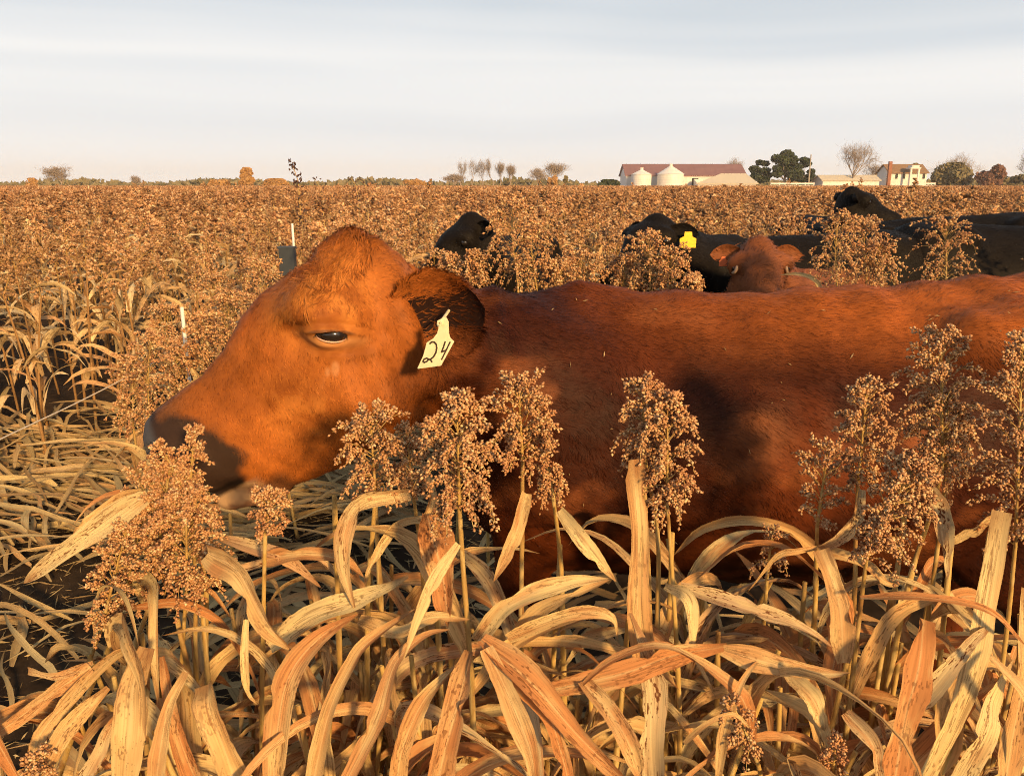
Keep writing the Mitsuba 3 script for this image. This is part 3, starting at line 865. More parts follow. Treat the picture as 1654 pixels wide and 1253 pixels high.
def red_coat(p, n, uv):
    q = p - pt3(HO)
    s, t, w = dr.dot(q, vec3(HA)) / U, dr.dot(q, vec3(HN)) / U, dr.dot(q, vec3(HW))
    a = fbm(p.x * 7, p.y * 7, p.z * 7, 3)
    b = fbm(p.x * 42, p.y * 42, p.z * 30, 2)
    strand = cell_rand(dr.floor(uv.x), 1, 5)
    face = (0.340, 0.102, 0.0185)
    body = mix((0.036, 0.0080, 0.0026), (0.108, 0.0245, 0.0060), smoothstep(0.35, 0.7, fbm(p.x * 3.1, p.z * 4.5, 5.0, 3)))  # shade on neck and flank is put into this darker coat colour
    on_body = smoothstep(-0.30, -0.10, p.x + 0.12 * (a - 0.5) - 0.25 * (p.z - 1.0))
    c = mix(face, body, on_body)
    top = smoothstep(1.06, 1.24, p.z + 0.07 * (a - 0.5)) * smoothstep(0.0, 0.9, p.x)  # sunlit top of the back, painted lighter into the coat
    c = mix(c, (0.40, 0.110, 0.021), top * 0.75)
    dusty = smoothstep(0.52, 0.72, fbm(p.x * 5.5 + 3.0, p.y * 3, p.z * 7.5, 3)) * on_body * smoothstep(0.55, 0.8, p.z)
    c = mix(c, (0.225, 0.070, 0.022), dusty * 0.75)
    c = mix(c, c * 0.55, smoothstep(0.50, 0.75, a) * 0.55)
    c = mix(c, c * 1.35, smoothstep(0.45, 0.2, a) * 0.4)
    c = c * (0.76 + 0.48 * b) * (0.62 + 0.76 * strand)
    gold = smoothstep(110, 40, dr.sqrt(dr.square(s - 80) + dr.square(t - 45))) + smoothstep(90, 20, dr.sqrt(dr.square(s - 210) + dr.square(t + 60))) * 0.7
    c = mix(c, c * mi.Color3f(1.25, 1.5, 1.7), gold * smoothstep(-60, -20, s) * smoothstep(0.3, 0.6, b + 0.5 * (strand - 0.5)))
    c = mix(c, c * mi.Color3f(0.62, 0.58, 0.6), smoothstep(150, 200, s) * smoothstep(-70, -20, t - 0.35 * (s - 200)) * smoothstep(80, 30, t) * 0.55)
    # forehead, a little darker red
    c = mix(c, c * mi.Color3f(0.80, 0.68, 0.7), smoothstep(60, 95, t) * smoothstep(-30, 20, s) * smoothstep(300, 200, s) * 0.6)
    # grey-brown nose bridge, dark muzzle with a seed-head shadow painted in, buff lips
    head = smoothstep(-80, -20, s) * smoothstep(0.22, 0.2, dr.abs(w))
    c = mix(c, (0.13, 0.062, 0.03), head * smoothstep(350, 420, s + 0.5 * t) * smoothstep(30, 70, t) * 0.6)
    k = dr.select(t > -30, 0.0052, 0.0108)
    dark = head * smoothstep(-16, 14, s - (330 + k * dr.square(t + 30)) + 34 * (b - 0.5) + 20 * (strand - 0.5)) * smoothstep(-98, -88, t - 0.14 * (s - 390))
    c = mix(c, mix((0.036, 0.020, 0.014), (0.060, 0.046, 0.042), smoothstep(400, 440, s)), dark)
    skin = head * smoothstep(408, 424, s + 0.12 * t) * smoothstep(-45, -20, t)
    c = mix(c, (0.066, 0.066, 0.073), skin * (0.6 + 0.5 * b))
    ns, nt = (s - 419) * 0.90 + (t - 27) * 0.43, (t - 27) * 0.90 - (s - 419) * 0.43
    c = mix(c, (0.008, 0.005, 0.004), head * smoothstep(1.3, 0.8, dr.sqrt(dr.square(ns / 9) + dr.square(nt / 19))))
    c = mix(c, (0.014, 0.009, 0.007), head * smoothstep(8, 1, dr.abs(t + 91 - 0.26 * (s - 338) + 12 * (b - 0.5))) * smoothstep(345, 372, s) * smoothstep(446, 430, s) * 0.85)
    lip = head * smoothstep(336, 362, s + 14 * (b - 0.5)) * smoothstep(-84, -94, t - 0.14 * (s - 390))
    c = mix(c, mix((0.30, 0.165, 0.10), (0.58, 0.38, 0.21), smoothstep(0.35, 0.6, b)), lip * 0.92)
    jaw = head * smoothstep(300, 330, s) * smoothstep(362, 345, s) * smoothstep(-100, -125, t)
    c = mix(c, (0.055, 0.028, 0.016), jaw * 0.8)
    # pale lids and skin round the eye, tear stain
    e = p - pt3(EYE_P)
    s2, t2 = dr.dot(e, vec3(HA)) / U, dr.dot(e, vec3(HN)) / U
    u1, v1 = s2 * ca - t2 * sa, s2 * sa + t2 * ca
    r = dr.sqrt(dr.square(u1 / 22) + dr.square(v1 / dr.select(v1 > 0, 6.0, 9.5)))
    c = mix(c, (0.50, 0.24, 0.09), head * smoothstep(3.2, 1.4, r) * smoothstep(3, -8, v1) * 0.6)
    c = mix(c, (0.030, 0.016, 0.012), head * smoothstep(1.12, 0.95, r))
    c = mix(c, (0.12, 0.055, 0.03), head * smoothstep(0.45, 0.1, dr.abs(r - 1.35)) * smoothstep(-1, 5, v1) * 0.75)
    for sx, sy, sr in ((-6, -52, 5), (4, -58, 3.5), (10, -76, 4)):
        c = mix(c, (0.60, 0.36, 0.18), head * smoothstep(sr * 1.6, sr * 0.5, dr.sqrt(dr.square(u1 - sx + 8 * (b - 0.5)) + dr.square((v1 - sy) * 0.5))) * 0.3 * smoothstep(0.35, 0.65, b))
    # inside of the ear: dark brown fringe
    qe = p - pt3(ear_c)
    rim = smoothstep(0.050, 0.075, dr.norm(qe - vec3(ear_ax) * dr.dot(qe, vec3(ear_ax))) + 0.02 * (b - 0.5))
    return mix(c, (0.022, 0.010, 0.007), dr.select(uv.x < -0.5, 1.0, 0.0) * (1 - 0.75 * rim))


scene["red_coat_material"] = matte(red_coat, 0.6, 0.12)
scene["eye_material"] = {"type": "principled", "base_color": {"type": "rgb", "value": [0.012, 0.008, 0.006]}, "roughness": 0.08, "specular": 0.6, "clearcoat": 1.0, "clearcoat_gloss": 0.95}
scene["lid_material"] = matte((0.62, 0.36, 0.25), 0.4, 0.5)

cow = thing("red_cow", "large red-brown cow in the foreground eating a sorghum head, pale numbered tag in its ear", "cow")
body_uv = np.full((len(body_v), 2), 0.5)
for k0 in (len(rv), len(rv) + len(near_ear[0])):
    body_uv[k0:k0 + len(near_ear[0]) // 2, 0] = -1.5      # the hollow side of the ears
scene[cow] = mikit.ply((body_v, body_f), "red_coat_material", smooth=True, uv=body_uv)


def red_flow(p, n):
    q = p - HO
    s, t = q @ HA / U, q @ HN / U
    on_head = np.clip((s + 20) / 60, 0, 1)[:, None] * (p[:, :1] < -0.1)
    d_body = np.array([0.92, 0.1, -0.38]) + np.stack([p[:, 0] * 0, p[:, 0] * 0, -0.5 * np.clip((p[:, 0] + 0.1) * 3, 0, 1) * np.clip(1.1 - p[:, 2], 0, 1)], -1)
    sw = np.stack([meshkit.noise(p * 7.5, 131 + k) for k in range(3)], -1) - 0.5
    d_body = d_body + sw * 1.5
    d_face = HA * 0.35 + np.array([0.45, 0, -0.65])
    return d_body * (1 - on_head) + d_face * on_head


def hair_ok(c, n):
    q = c - HO
    s, t, w = q @ HA / U, q @ HN / U, q @ HW
    eye = np.hypot((c - EYE_P) @ HA / U, (c - EYE_P) @ HN / U)
    bare = ((s > 340 + 0.005 * (t + 30) ** 2) & (s < 520) & (t > -150) & (np.abs(w) < 0.15)) | ((eye < 38) & (w > 0) & (w < 0.2))
    return np.where(bare, 0.0, 1.0) * np.where(n[:, 1] < 0.35, 1.0, 0.25) * np.clip((c[:, 2] - 0.2) / 0.4, 0.15, 1.0) * np.where(c[:, 0] < 0.0, 2.6, 1.0)


hrng = np.random.default_rng(9)
hair_len = lambda p: np.where(p[:, 0] < -0.15, 0.011, 0.020)  # noqa: E731
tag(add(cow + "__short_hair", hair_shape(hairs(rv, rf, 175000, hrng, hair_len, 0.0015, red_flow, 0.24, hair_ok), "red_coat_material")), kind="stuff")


def poll_ok(c, n):
    q = c - HO
    s, t = q @ HA / U, q @ HN / U
    return np.exp(-((s - 12) / 42.0) ** 2) * np.clip((t - 30) / 60, 0, 1) * (np.abs(q @ HW) < 0.16) + 1e-9


def poll_flow(p, n):
    sw = np.stack([meshkit.noise(p * 16, 71 + k) for k in range(3)], -1) - 0.5
    return np.array([-0.25, -0.45, -0.55]) + HA * 0.4 + sw * 1.6


tag(add(cow + "__forelock", hair_shape(hairs(rv, rf, 12000, hrng, 0.028, 0.0018, poll_flow, 0.34, poll_ok, curl=0.45), "red_coat_material")), "curly tuft of longer hair on top of the head", kind="stuff")


def lock_flow(p, n):
    sw = np.stack([meshkit.noise(p * 24, 91 + k) for k in range(3)], -1) - 0.5
    return np.array([-0.35, -0.3, -0.5]) + sw * 2.6


# bits of chaff caught in the coat
cr = np.random.default_rng(12)
on = np.nonzero((rv[:, 0] > -0.15) & (rv[:, 2] > 0.7) & (rn[:, 1] < -0.2))[0]
pk = cr.choice(on, 70)
cd = cr.normal(size=(70, 3)) * [1, 0.2, 1]
tag(add(cow + "__chaff", shape(tile(OCT_V, OCT_F, MID(OCT_V, 0.3), rv[pk] + rn[pk] * 0.006, basis_z(cd), np.stack([cr.uniform(0.0008, 0.002, 70), np.full(70, 0.001), cr.uniform(0.002, 0.009, 70)], -1), cr.integers(0, 900, 70)), "old_leaf_material", smooth=False)), "pale bits of chaff caught in the coat", kind="stuff")
tag(add(cow + "__poll_curls", hair_shape(hairs(rv, rf, 2300, hrng, 0.034, 0.0026, lock_flow, 0.42, poll_ok, curl=0.7), "red_coat_material")), kind="stuff")


def ear_flow(p, n):
    return ear_ax * 0.8 + EIN * 0.5 + (p - ear_c) * 3


rim_ok = lambda c, n: np.clip((np.linalg.norm((c - ear_c) - ((c - ear_c) @ ear_ax)[:, None] * ear_ax, axis=1) - 0.04) / 0.03, 0.02, 1)  # noqa: E731
tag(add(cow + "__ear_fringe", hair_shape(hairs(*near_ear, 9000, hrng, 0.021, 0.0016, ear_flow, 0.5, rim_ok), "red_coat_material")), kind="stuff")
# eye: a dark wet ball behind the lids
eb = trimesh.creation.icosphere(subdivisions=3, radius=0.0175)
eye_hit = rv[near_head & (ring < 0.9) & ((rv - EYE_P) @ HW > 0)]
eye_w = ((eye_hit - EYE_P) @ HW).max() if len(eye_hit) else 0.13
ec = EYE_P + HW * (eye_w - 0.0115)
add(cow + "__eye", mikit.ply((eb.vertices * [1.35, 1, 0.95] + ec, eb.faces), "eye_material", smooth=True))
e_u, e_v = HA * ca - HN * sa, HA * sa + HN * ca
al = np.linspace(math.radians(196), math.radians(350), 16)
lid = np.array([EYE_P + (e_u * 22 * math.cos(x) * 1.0 + e_v * 9.5 * math.sin(x) * 0.95) * U + HW * (eye_w + 0.0035 - 0.006 * abs(math.cos(x)) ** 3) for x in al])
tag(add(cow + "__lower_eyelid", shape(tube(lid, 0.0012 * (0.4 + np.sin(np.linspace(0, math.pi, 16))), 6), "lid_material")), "pale rim of the lower eyelid")

# lashes hanging from the upper lid
lr = np.random.default_rng(3)
lv, lf_ = [], []
for i, x in enumerate(np.linspace(math.radians(20), math.radians(165), 46)):
    p = EYE_P + (e_u * 22 * math.cos(x) + e_v * 6.5 * math.sin(x)) * U + HW * (eye_w + 0.002)
    d = unit(HW * 0.9 + e_u * 0.5 * math.cos(x) + np.array([-0.25, 0, -0.55]) + lr.normal(0, 0.15, 3))
    sd = unit(np.cross(d, HW)) * 0.0006
    ln = lr.uniform(0.008, 0.014)
    lv += [p - sd, p + sd, p + d * ln + np.array([0, 0, -0.003])]
    lf_.append([3 * i, 3 * i + 1, 3 * i + 2])
scene["lash_material"] = matte((0.02, 0.012, 0.009), 0.6, 0.2)
tag(add(cow + "__eyelashes", mikit.ply((np.array(lv), np.array(lf_)), "lash_material")), kind="stuff")

# ear tag with its handwritten number
from shapely import affinity
from shapely.geometry import LineString, Polygon
K = 140 / 1253
tp = lambda pts: [(640 + K * x, 480 + K * y) for x, y in pts]  # noqa: E731
YT = YH - 0.205
flatpt = lambda pts: [(at(x, y, YT)[0], at(x, y, YT)[2]) for x, y in pts]  # noqa: E731
scene["tag_material"] = matte(lambda p, n, uv: mix((0.76, 0.70, 0.46), (0.62, 0.55, 0.34), fbm(p.x * 90, p.z * 90, 1.0)), 0.45, 0.4)
scene["ink_material"] = matte((0.045, 0.03, 0.02), 0.6, 0.2)
outline = Polygon(flatpt(tp([(605, 345), (600, 400), (628, 430), (605, 520), (545, 600), (450, 662), (398, 850), (315, 1028), (645, 975), (832, 635), (780, 590), (757, 520), (752, 350), (725, 300), (690, 292), (655, 320)]))).buffer(0.0012)


def upright(poly, y0, y1):
    """A flat outline in x and z, standing between depths y0 and y1."""
    out = []
    for g in getattr(poly, "geoms", [poly]):
        m = trimesh.creation.extrude_polygon(g, y1 - y0, engine="earcut")
        v = np.array(m.vertices)
        out.append((np.stack([v[:, 0], y0 + v[:, 2], v[:, 1]], -1), np.array(m.faces)[:, ::-1]))
    return join(out)


def tilted(m, c, ang):
    v, f = m
    d = v - c
    k, s = math.cos(ang), math.sin(ang)
    return np.stack([d[:, 0] * k - d[:, 1] * s, d[:, 0] * s + d[:, 1] * k, d[:, 2]], -1) + c, f


tc = np.array([*at(690, 550, YT)[:1], YT, at(690, 550, YT)[2]])
TILT = math.radians(-8)
etag = tag(cow + "__ear_tag", "pale yellow ear tag with the number 24 written on it")
scene[etag] = mikit.ply(tilted(upright(outline, YT, YT + 0.0022), tc, TILT), "tag_material", smooth=30)
two = LineString(flatpt(tp([(490, 668), (515, 645), (550, 645), (580, 675), (590, 730), (575, 800), (540, 860), (490, 900), (440, 882), (405, 895), (385, 930), (405, 945), (445, 925), (470, 895), (500, 905), (515, 930)]))).buffer(0.0015)
four = LineString(flatpt(tp([(712, 640), (690, 710), (660, 785), (730, 755)]))).buffer(0.0014).union(LineString(flatpt(tp([(785, 640), (725, 765), (662, 890)]))).buffer(0.0013))
tag(add(etag + "__number", mikit.ply(tilted(upright(two.union(four), YT - 0.0006, YT - 0.0001), tc, TILT), "ink_material", smooth=30)), "dark handwritten number 24")
bc = at(640 + K * 640, 480 + K * 368, YT)
stud = trimesh.creation.annulus(0.0016, 0.0044, 0.006)
sv = np.array(stud.vertices)
add(etag + "__stud", mikit.ply(tilted((np.stack([sv[:, 0] + bc[0], bc[1] - 0.002 + sv[:, 2], sv[:, 1] + bc[2]], -1), np.array(stud.faces)[:, ::-1]), tc, TILT), "tag_material", smooth=30))
pin = tube([[bc[0], bc[1], bc[2]], [bc[0] + 0.008, YH - 0.12, bc[2] + 0.008]], 0.0028, 8)
add(etag + "__pin", shape(pin, "tag_material"))


# ---- the herd behind
def coat_of(c0, c1):
    def fn(p, n, uv):
        a = fbm(p.x * 6, p.y * 6, p.z * 6, 3)
        s = cell_rand(dr.floor(uv.x), 1, 5)
        return mix(c0, c1, a) * (0.7 + 0.6 * s)
    return fn


scene["black_coat_material"] = matte(coat_of((0.004, 0.0034, 0.0032), (0.013, 0.0095, 0.0075)), 0.65, 0.1)
scene["brown_coat_material"] = matte(coat_of((0.11, 0.034, 0.013), (0.25, 0.085, 0.030)), 0.65, 0.2, sheen=0.3)
scene["pale_skin_material"] = matte((0.45, 0.30, 0.20), 0.7, 0.2)
scene["yellow_tag_material"] = matte((0.80, 0.56, 0.03), 0.4, 0.4)
scene["white_tag_material"] = matte((0.75, 0.72, 0.66), 0.4, 0.4)
scene["orange_tag_material"] = matte((0.75, 0.17, 0.06), 0.4, 0.4)
scene["muzzle_material"] = matte((0.05, 0.035, 0.03), 0.5, 0.3)


def herd_cow(label, coat, chest, turn, ho=None, ha=None, hn=None, tags=(), hair=(9000, 0.02), scale=0.88, group=None, res=0.017, drop=0.0):
    """A standing animal; chest (x, y) and turn (degrees about the vertical; 0 faces -x) place the trunk, ho / ha / hn the head (its poll, towards the nose, towards the forehead)."""
    c, s = math.cos(math.radians(turn)), math.sin(math.radians(turn))
    RB = np.array([[c, -s, 0], [s, c, 0], [0, 0, 1]])
    key = thing(f"{coat}_cow", label, "cow", group)
    base = np.array([chest[0], chest[1], drop])
    loc = lambda P: (P - base) @ RB / scale  # noqa: E731  (world -> animal)
    neck_end = base + RB @ (np.array([0.22, 0, 0.95]) * scale)

    def field(P):
        f = body_field(loc(P), 0.0, 0.0) * scale
        if ho is not None:
            w = np.cross(ha, hn)
            no = ho + ha * 40 * U * scale - hn * 45 * U * scale
            f = smin(f, neck_field(P, no, neck_end, np.array([0, 0, 1.0]), 0.14 * scale, 0.24 * scale, 0.10 * scale, 0.185 * scale), 0.08)
            f = smin(f, head_field(P, ho, ha, hn, scale), 0.05)
        return f

    pts = [base + RB @ (np.array(q) * scale) for q in [(-0.1, -.4, 0), (-0.1, .4, 0), (1.7, -.4, 1.32), (1.7, .4, 0)]]
    if ho is not None:
        pts += [ho + ha * 0.56 * scale, ho - ha * 0.1, ho + 0.2 * hn, ho - 0.28 * hn, ho + 0.2 * np.cross(ha, hn), ho - 0.2 * np.cross(ha, hn)]
    pts = np.array(pts)
    v, f = surface_nets(field, pts.min(0) - 0.06, pts.max(0) + 0.06, res, 0.06)
    meshes, ears = [(v, f)], []
    if ho is not None:
        w = np.cross(ha, hn)
        for sg in (-1, 1):
            root = ho + (ha * 22 * U + hn * 18 * U + w * sg * 0.085) * scale
            tip = root + (w * sg * 0.155 - ha * 0.035 - hn * 0.03 + np.array([0, 0, -0.012])) * scale
            ears.append((root, tip))
            meshes.append(ear_mesh(root, tip, ha * 0.5 + hn * 0.75, 0.115 * scale, 0.75, nu=10, nv=9))
    bv, bf = join(meshes)
    scene[key] = mikit.ply((bv, bf), coat + "_coat_material", smooth=True, uv=np.full((len(bv), 2), 0.5))
    hr = np.random.default_rng(len(scene))
    flow = lambda p, n: RB @ np.array([0.9, 0, -0.3]) + 0 * p  # noqa: E731
    if hair:
        tag(add(key + "__short_hair", hair_shape(hairs(bv, bf, hair[0], hr, hair[1], 0.004, flow, 0.3, lambda c_, n_: np.where(c_[:, 2] > 0.75, 1.0, 0.05) * np.where(n_[:, 1] < 0.4, 1, 0.1)), coat + "_coat_material")), kind="stuff")
    if ho is not None:
        for sg in (-1, 1):
            e = ho + (ha * 114 * U + hn * 24 * U + w * sg * 0.126) * scale
            m = trimesh.creation.icosphere(subdivisions=2, radius=0.023 * scale)
            add(key + "__eye", mikit.ply((m.vertices + e, m.faces), "eye_material", smooth=True))
            if coat == "brown":
                m = trimesh.creation.torus(0.025 * scale, 0.0085 * scale, 16, 6)
                Rr = basis_z(np.array([w * sg + 0.35 * hn]))[0]
                add(key + "__eyelid", mikit.ply((np.array(m.vertices) @ Rr.T + e + w * sg * 0.004, m.faces), "pale_skin_material", smooth=True))
    for ear, mat, name, size in tags:
        root, tip = ears[ear]
        ctr = root + (tip - root) * 0.60 + np.array([0, -0.03, -0.035])
        a, b = size
        poly = Polygon([(-a * 0.2, b * 0.5), (a * 0.2, b * 0.5), (a * 0.24, b * 0.2), (a * 0.5, b * 0.05), (a * 0.5, -b * 0.5), (-a * 0.5, -b * 0.5), (-a * 0.5, b * 0.05), (-a * 0.24, b * 0.2)]).buffer(0.003)
        tv, tf = upright(poly, 0, 0.003)
        tag(add(key + "__ear_tag", mikit.ply((tv + ctr, tf), mat, smooth=30)), name)
    return key


dirv = lambda x, y, z: unit(np.array([x, y, z], float))  # noqa: E731


def head_frame(nose, up=(0, 0, 1.0)):
    a = dirv(*nose)
    n = unit(np.asarray(up, float) - a * (a @ np.asarray(up, float)))
    return a, n

# ------------------------------------------------------------------ the herd, placed
BEHIND = "cattle grazing in the sorghum behind"


def stand(px, py, y):
    p = at(px, py, y)
    return p[:2]


a_, n_ = head_frame((-0.62, -0.22, -0.70))
herd_cow("black cow with its head lowered to the left, above the red cow's ear", "black", stand(790, 440, 4.9), 80, at(772, 366, 4.5), a_, n_, scale=0.92, group=BEHIND)
a_, n_ = head_frame((-0.55, -0.62, -0.50))
herd_cow("black cow with a bright yellow tag in its raised ear", "black", stand(1112, 440, 5.0), 12, at(1066, 372, 4.6), a_, n_, [(0, "yellow_tag_material", "bright yellow ear tag", (0.082, 0.078))], scale=0.98, group=BEHIND)
a_, n_ = head_frame((-0.06, -0.72, -0.62))
herd_cow("red-brown calf facing the viewer with a small orange ear tag", "brown", stand(1262, 440, 4.5), 42, at(1222, 408, 4.15), a_, n_, [(1, "orange_tag_material", "small orange ear tag", (0.036, 0.042))], hair=(16000, 0.030), scale=0.95, drop=-0.14, group=BEHIND)
a_, n_ = head_frame((-0.6, -0.2, -0.75))
herd_cow("black cow with a long level back right behind the calf", "black", stand(1352, 400, 6.1), 4, at(1318, 470, 6.0), a_, n_, scale=1.04, group=BEHIND)
a_, n_ = head_frame((0.80, 0.05, -0.42))
herd_cow("black cow holding its head highest of the herd, small white tag in its ear", "black", stand(1372, 350, 7.7), 88, at(1368, 319, 7.2), a_, n_, [(0, "white_tag_material", "small white ear tag", (0.03, 0.03))], scale=0.95, group=BEHIND)
a_, n_ = head_frame((0.6, -0.2, -0.75))
fx = at(1438, 400, 5.2)[0]
herd_cow("black cow facing right with a rounded rump, above the red cow's rump", "black", (fx + 1.62, 5.2), 176, np.array([fx + 1.85, 5.1, 0.80]), a_, n_, scale=1.02, group=BEHIND)
gx0 = at(1636, 360, 6.8)[0]
herd_cow("brown cow cut off by the photo's right edge", "brown", (gx0 + 1.62, 6.8), 178, np.array([gx0 + 1.9, 6.8, 0.8]), a_, n_, scale=1.0, group=BEHIND)


# ------------------------------------------------------------------ fence at the left
scene["white_post_material"] = matte((0.78, 0.76, 0.72), 0.5, 0.4)
scene["wire_material"] = matte((0.62, 0.52, 0.40), 0.5, 0.4)
scene["grey_box_material"] = matte((0.035, 0.043, 0.055), 0.5, 0.4)
FX = -1.33
for y, top, word in [(1.7, 1.10, "nearest the viewer"), (3.28, 1.02, "half hidden by seed heads left of the red cow's nose"), (5.05, 1.27, "tall and bare behind the red cow's forehead"), (4.72, 1.10, "short one beside the dark grey box")]:
    xx = FX if y != 4.72 else at(474, 420, 4.72)[0]
    k = thing("fence_post", "thin white fence post, " + word, "fence post", "white fence posts")
    scene[k] = shape(tube([[xx, y, -0.1], [xx + 0.004, y, top * 0.5], [xx, y, top]], 0.0075, 8), "white_post_material")
    if y != 1.7:
        add(k + "__clip", shape(tube([[xx - 0.014, y, 0.86], [xx + 0.014, y, 0.865]], 0.007, 6), "white_post_material"))
wire = curve([[FX, -1.2, 0.87], [FX, 1.7, 0.86], [FX, 2.5, 0.852], [FX, 3.28, 0.86], [FX, 4.2, 0.852], [FX, 5.05, 0.86], [FX, 9, 0.86]], 60)
tag(add("fence_wire", shape(tube(wire, 0.0022, 5), "wire_material")), "thin pale fence wire stretched over the flattened leaves at the left", "wire")
bx = at(465, 423, 4.66)
b = trimesh.creation.box(extents=[0.085, 0.05, 0.15])
b.apply_translation(bx)
kb = tag(add("fence_box", mikit.ply(b, "grey_box_material", smooth=30)), "dark grey box hung on the short white post behind the red cow's forehead", "box")
lid_b = trimesh.creation.box(extents=[0.095, 0.058, 0.012])
lid_b.apply_translation(bx + [0, 0, 0.08])
add(kb + "__lid", mikit.ply(lid_b, "grey_box_material", smooth=30))


# ------------------------------------------------------------------ farm and trees on the skyline
YF = 260.0
far = lambda px, py, y=YF: at(px, py, y)  # noqa: E731
scene["barn_roof_material"] = matte(lambda p, n, uv: mix((0.20, 0.10, 0.098), (0.26, 0.14, 0.13), fbm(p.x * 0.2, p.y * 0.2, p.z, 3)) * (0.92 + 0.1 * noise(p.x * 1.6)), 0.5, 0.3)
scene["white_wall_material"] = matte(lambda p, n, uv: mix((0.60, 0.58, 0.55), (0.74, 0.72, 0.68), fbm(p.x * 0.3, p.y * 0.3, p.z * 0.8, 3)) * (0.95 + 0.07 * noise(p.x * 2.2)), 0.7, 0.3)
scene["cream_roof_material"] = matte((0.52, 0.46, 0.36), 0.6, 0.3)
scene["steel_material"] = matte(lambda p, n, uv: mix((0.62, 0.61, 0.58), (0.72, 0.70, 0.66), noise(p.z * 6, p.x * 0.2)), 0.45, 0.5)
scene["house_roof_material"] = matte((0.25, 0.15, 0.085), 0.8, 0.2)
scene["brick_material"] = matte((0.28, 0.12, 0.075), 0.8, 0.2)
scene["dark_opening_material"] = matte((0.03, 0.03, 0.03), 0.6, 0.2)
scene["bark_material"] = matte((0.29, 0.235, 0.195), 0.9, 0.1)
scene["pole_material"] = matte((0.36, 0.31, 0.25), 0.8, 0.1)


def leafy(c0, c1):
    def fn(p, n, uv):
        return mix(c0, c1, cell_rand(dr.floor(uv.x), 2, 3))
    return matte(fn, 0.8, 0.15)


scene["pine_foliage_material"] = leafy((0.016, 0.026, 0.012), (0.052, 0.066, 0.030))
scene["bronze_foliage_material"] = leafy((0.26, 0.13, 0.045), (0.46, 0.27, 0.10))
scene["olive_foliage_material"] = leafy((0.12, 0.11, 0.055), (0.24, 0.19, 0.10))
scene["red_foliage_material"] = leafy((0.13, 0.065, 0.05), (0.24, 0.13, 0.09))


def gable(x0, x1, y0, y1, z_eave, z_ridge, along="x", over=0.5):
    """(walls, roof) of a long building with a pitched roof."""
    if along == "x":
        ym = (y0 + y1) / 2
        wv = [[x0, y0, -0.2], [x1, y0, -0.2], [x1, y1, -0.2], [x0, y1, -0.2], [x0, y0, z_eave], [x1, y0, z_eave], [x1, y1, z_eave], [x0, y1, z_eave], [x0, ym, z_ridge - 0.1], [x1, ym, z_ridge - 0.1]]
        wf = [[0, 1, 5], [0, 5, 4], [1, 2, 6], [1, 6, 5], [2, 3, 7], [2, 7, 6], [3, 0, 4], [3, 4, 7], [4, 8, 7], [5, 6, 9]]
        s = (z_ridge - z_eave) / (ym - y0)
        e = over
        rv_ = [[x0 - e, y0 - e, z_eave - s * e], [x1 + e, y0 - e, z_eave - s * e], [x1 + e, ym, z_ridge], [x0 - e, ym, z_ridge], [x1 + e, y1 + e, z_eave - s * e], [x0 - e, y1 + e, z_eave - s * e]]
        rv_ = rv_ + [[a, b, c + 0.22] for a, b, c in rv_]
        q = [[6, 7, 8, 9], [9, 8, 10, 11], [3, 2, 1, 0], [5, 4, 2, 3], [0, 1, 7, 6], [4, 5, 11, 10], [1, 2, 8, 7], [2, 4, 10, 8], [3, 0, 6, 9], [5, 3, 9, 11]]
        return plain(wv, wf)[:2], (np.array(rv_, float), np.array(q))


X = lambda px, y=YF: far(px, 285, y)[0]  # noqa: E731
Z = lambda py, y=YF: far(800, py, y)[2]  # noqa: E731
barn = thing("barn", "long white barn with a dull red roof on the skyline behind two white grain bins", "barn")
wl, rf_ = gable(X(1012), X(1204), YF, YF + 15, Z(283.5), Z(265.5))
scene[barn + "__wall"] = mikit.ply(wl, "white_wall_material")
scene[barn + "__roof"] = mikit.ply(rf_, "barn_roof_material")
for px in (1118, 1150):
    add(barn + "__door", mikit.ply(boxmesh(X(px), YF - 0.08, 0, X(px + 10), YF - 0.003, Z(288)), "dark_opening_material"))
shed = thing("lean_to_shed", "low cream shed with a sloping roof at the right end of the barn", "shed")
sx0, sx1 = X(1128, YF - 8), X(1222, YF - 8)
sv_ = np.array([[sx0, YF - 8, 0], [sx1, YF - 8, 0], [sx1, YF - 2, 0], [sx0, YF - 2, 0], [sx0, YF - 8, 1.6], [sx1, YF - 8, 1.6], [sx1, YF - 2, 3.0], [sx0, YF - 2, 3.0]], float)
scene[shed + "__wall"] = mikit.ply((sv_, np.array([[0, 1, 5, 4], [1, 2, 6, 5], [2, 3, 7, 6], [3, 0, 4, 7]])), "white_wall_material")
rx0, rx1, tx0, tx1 = sx0 - 0.6, sx1 + 0.6, X(1165, YF - 2), X(1205, YF - 2)
rv2 = np.array([[rx0, YF - 8.6, 1.55], [rx1, YF - 8.6, 1.55], [tx1, YF - 1.6, Z(281.5)], [tx0, YF - 1.6, Z(281.5)]], float)
scene[shed + "__roof"] = mikit.ply((np.vstack([rv2, rv2 + [0, 0, 0.2]]), np.array([[4, 5, 6, 7], [3, 2, 1, 0], [0, 1, 5, 4], [1, 2, 6, 5], [2, 3, 7, 6], [3, 0, 4, 7]])), "cream_roof_material")
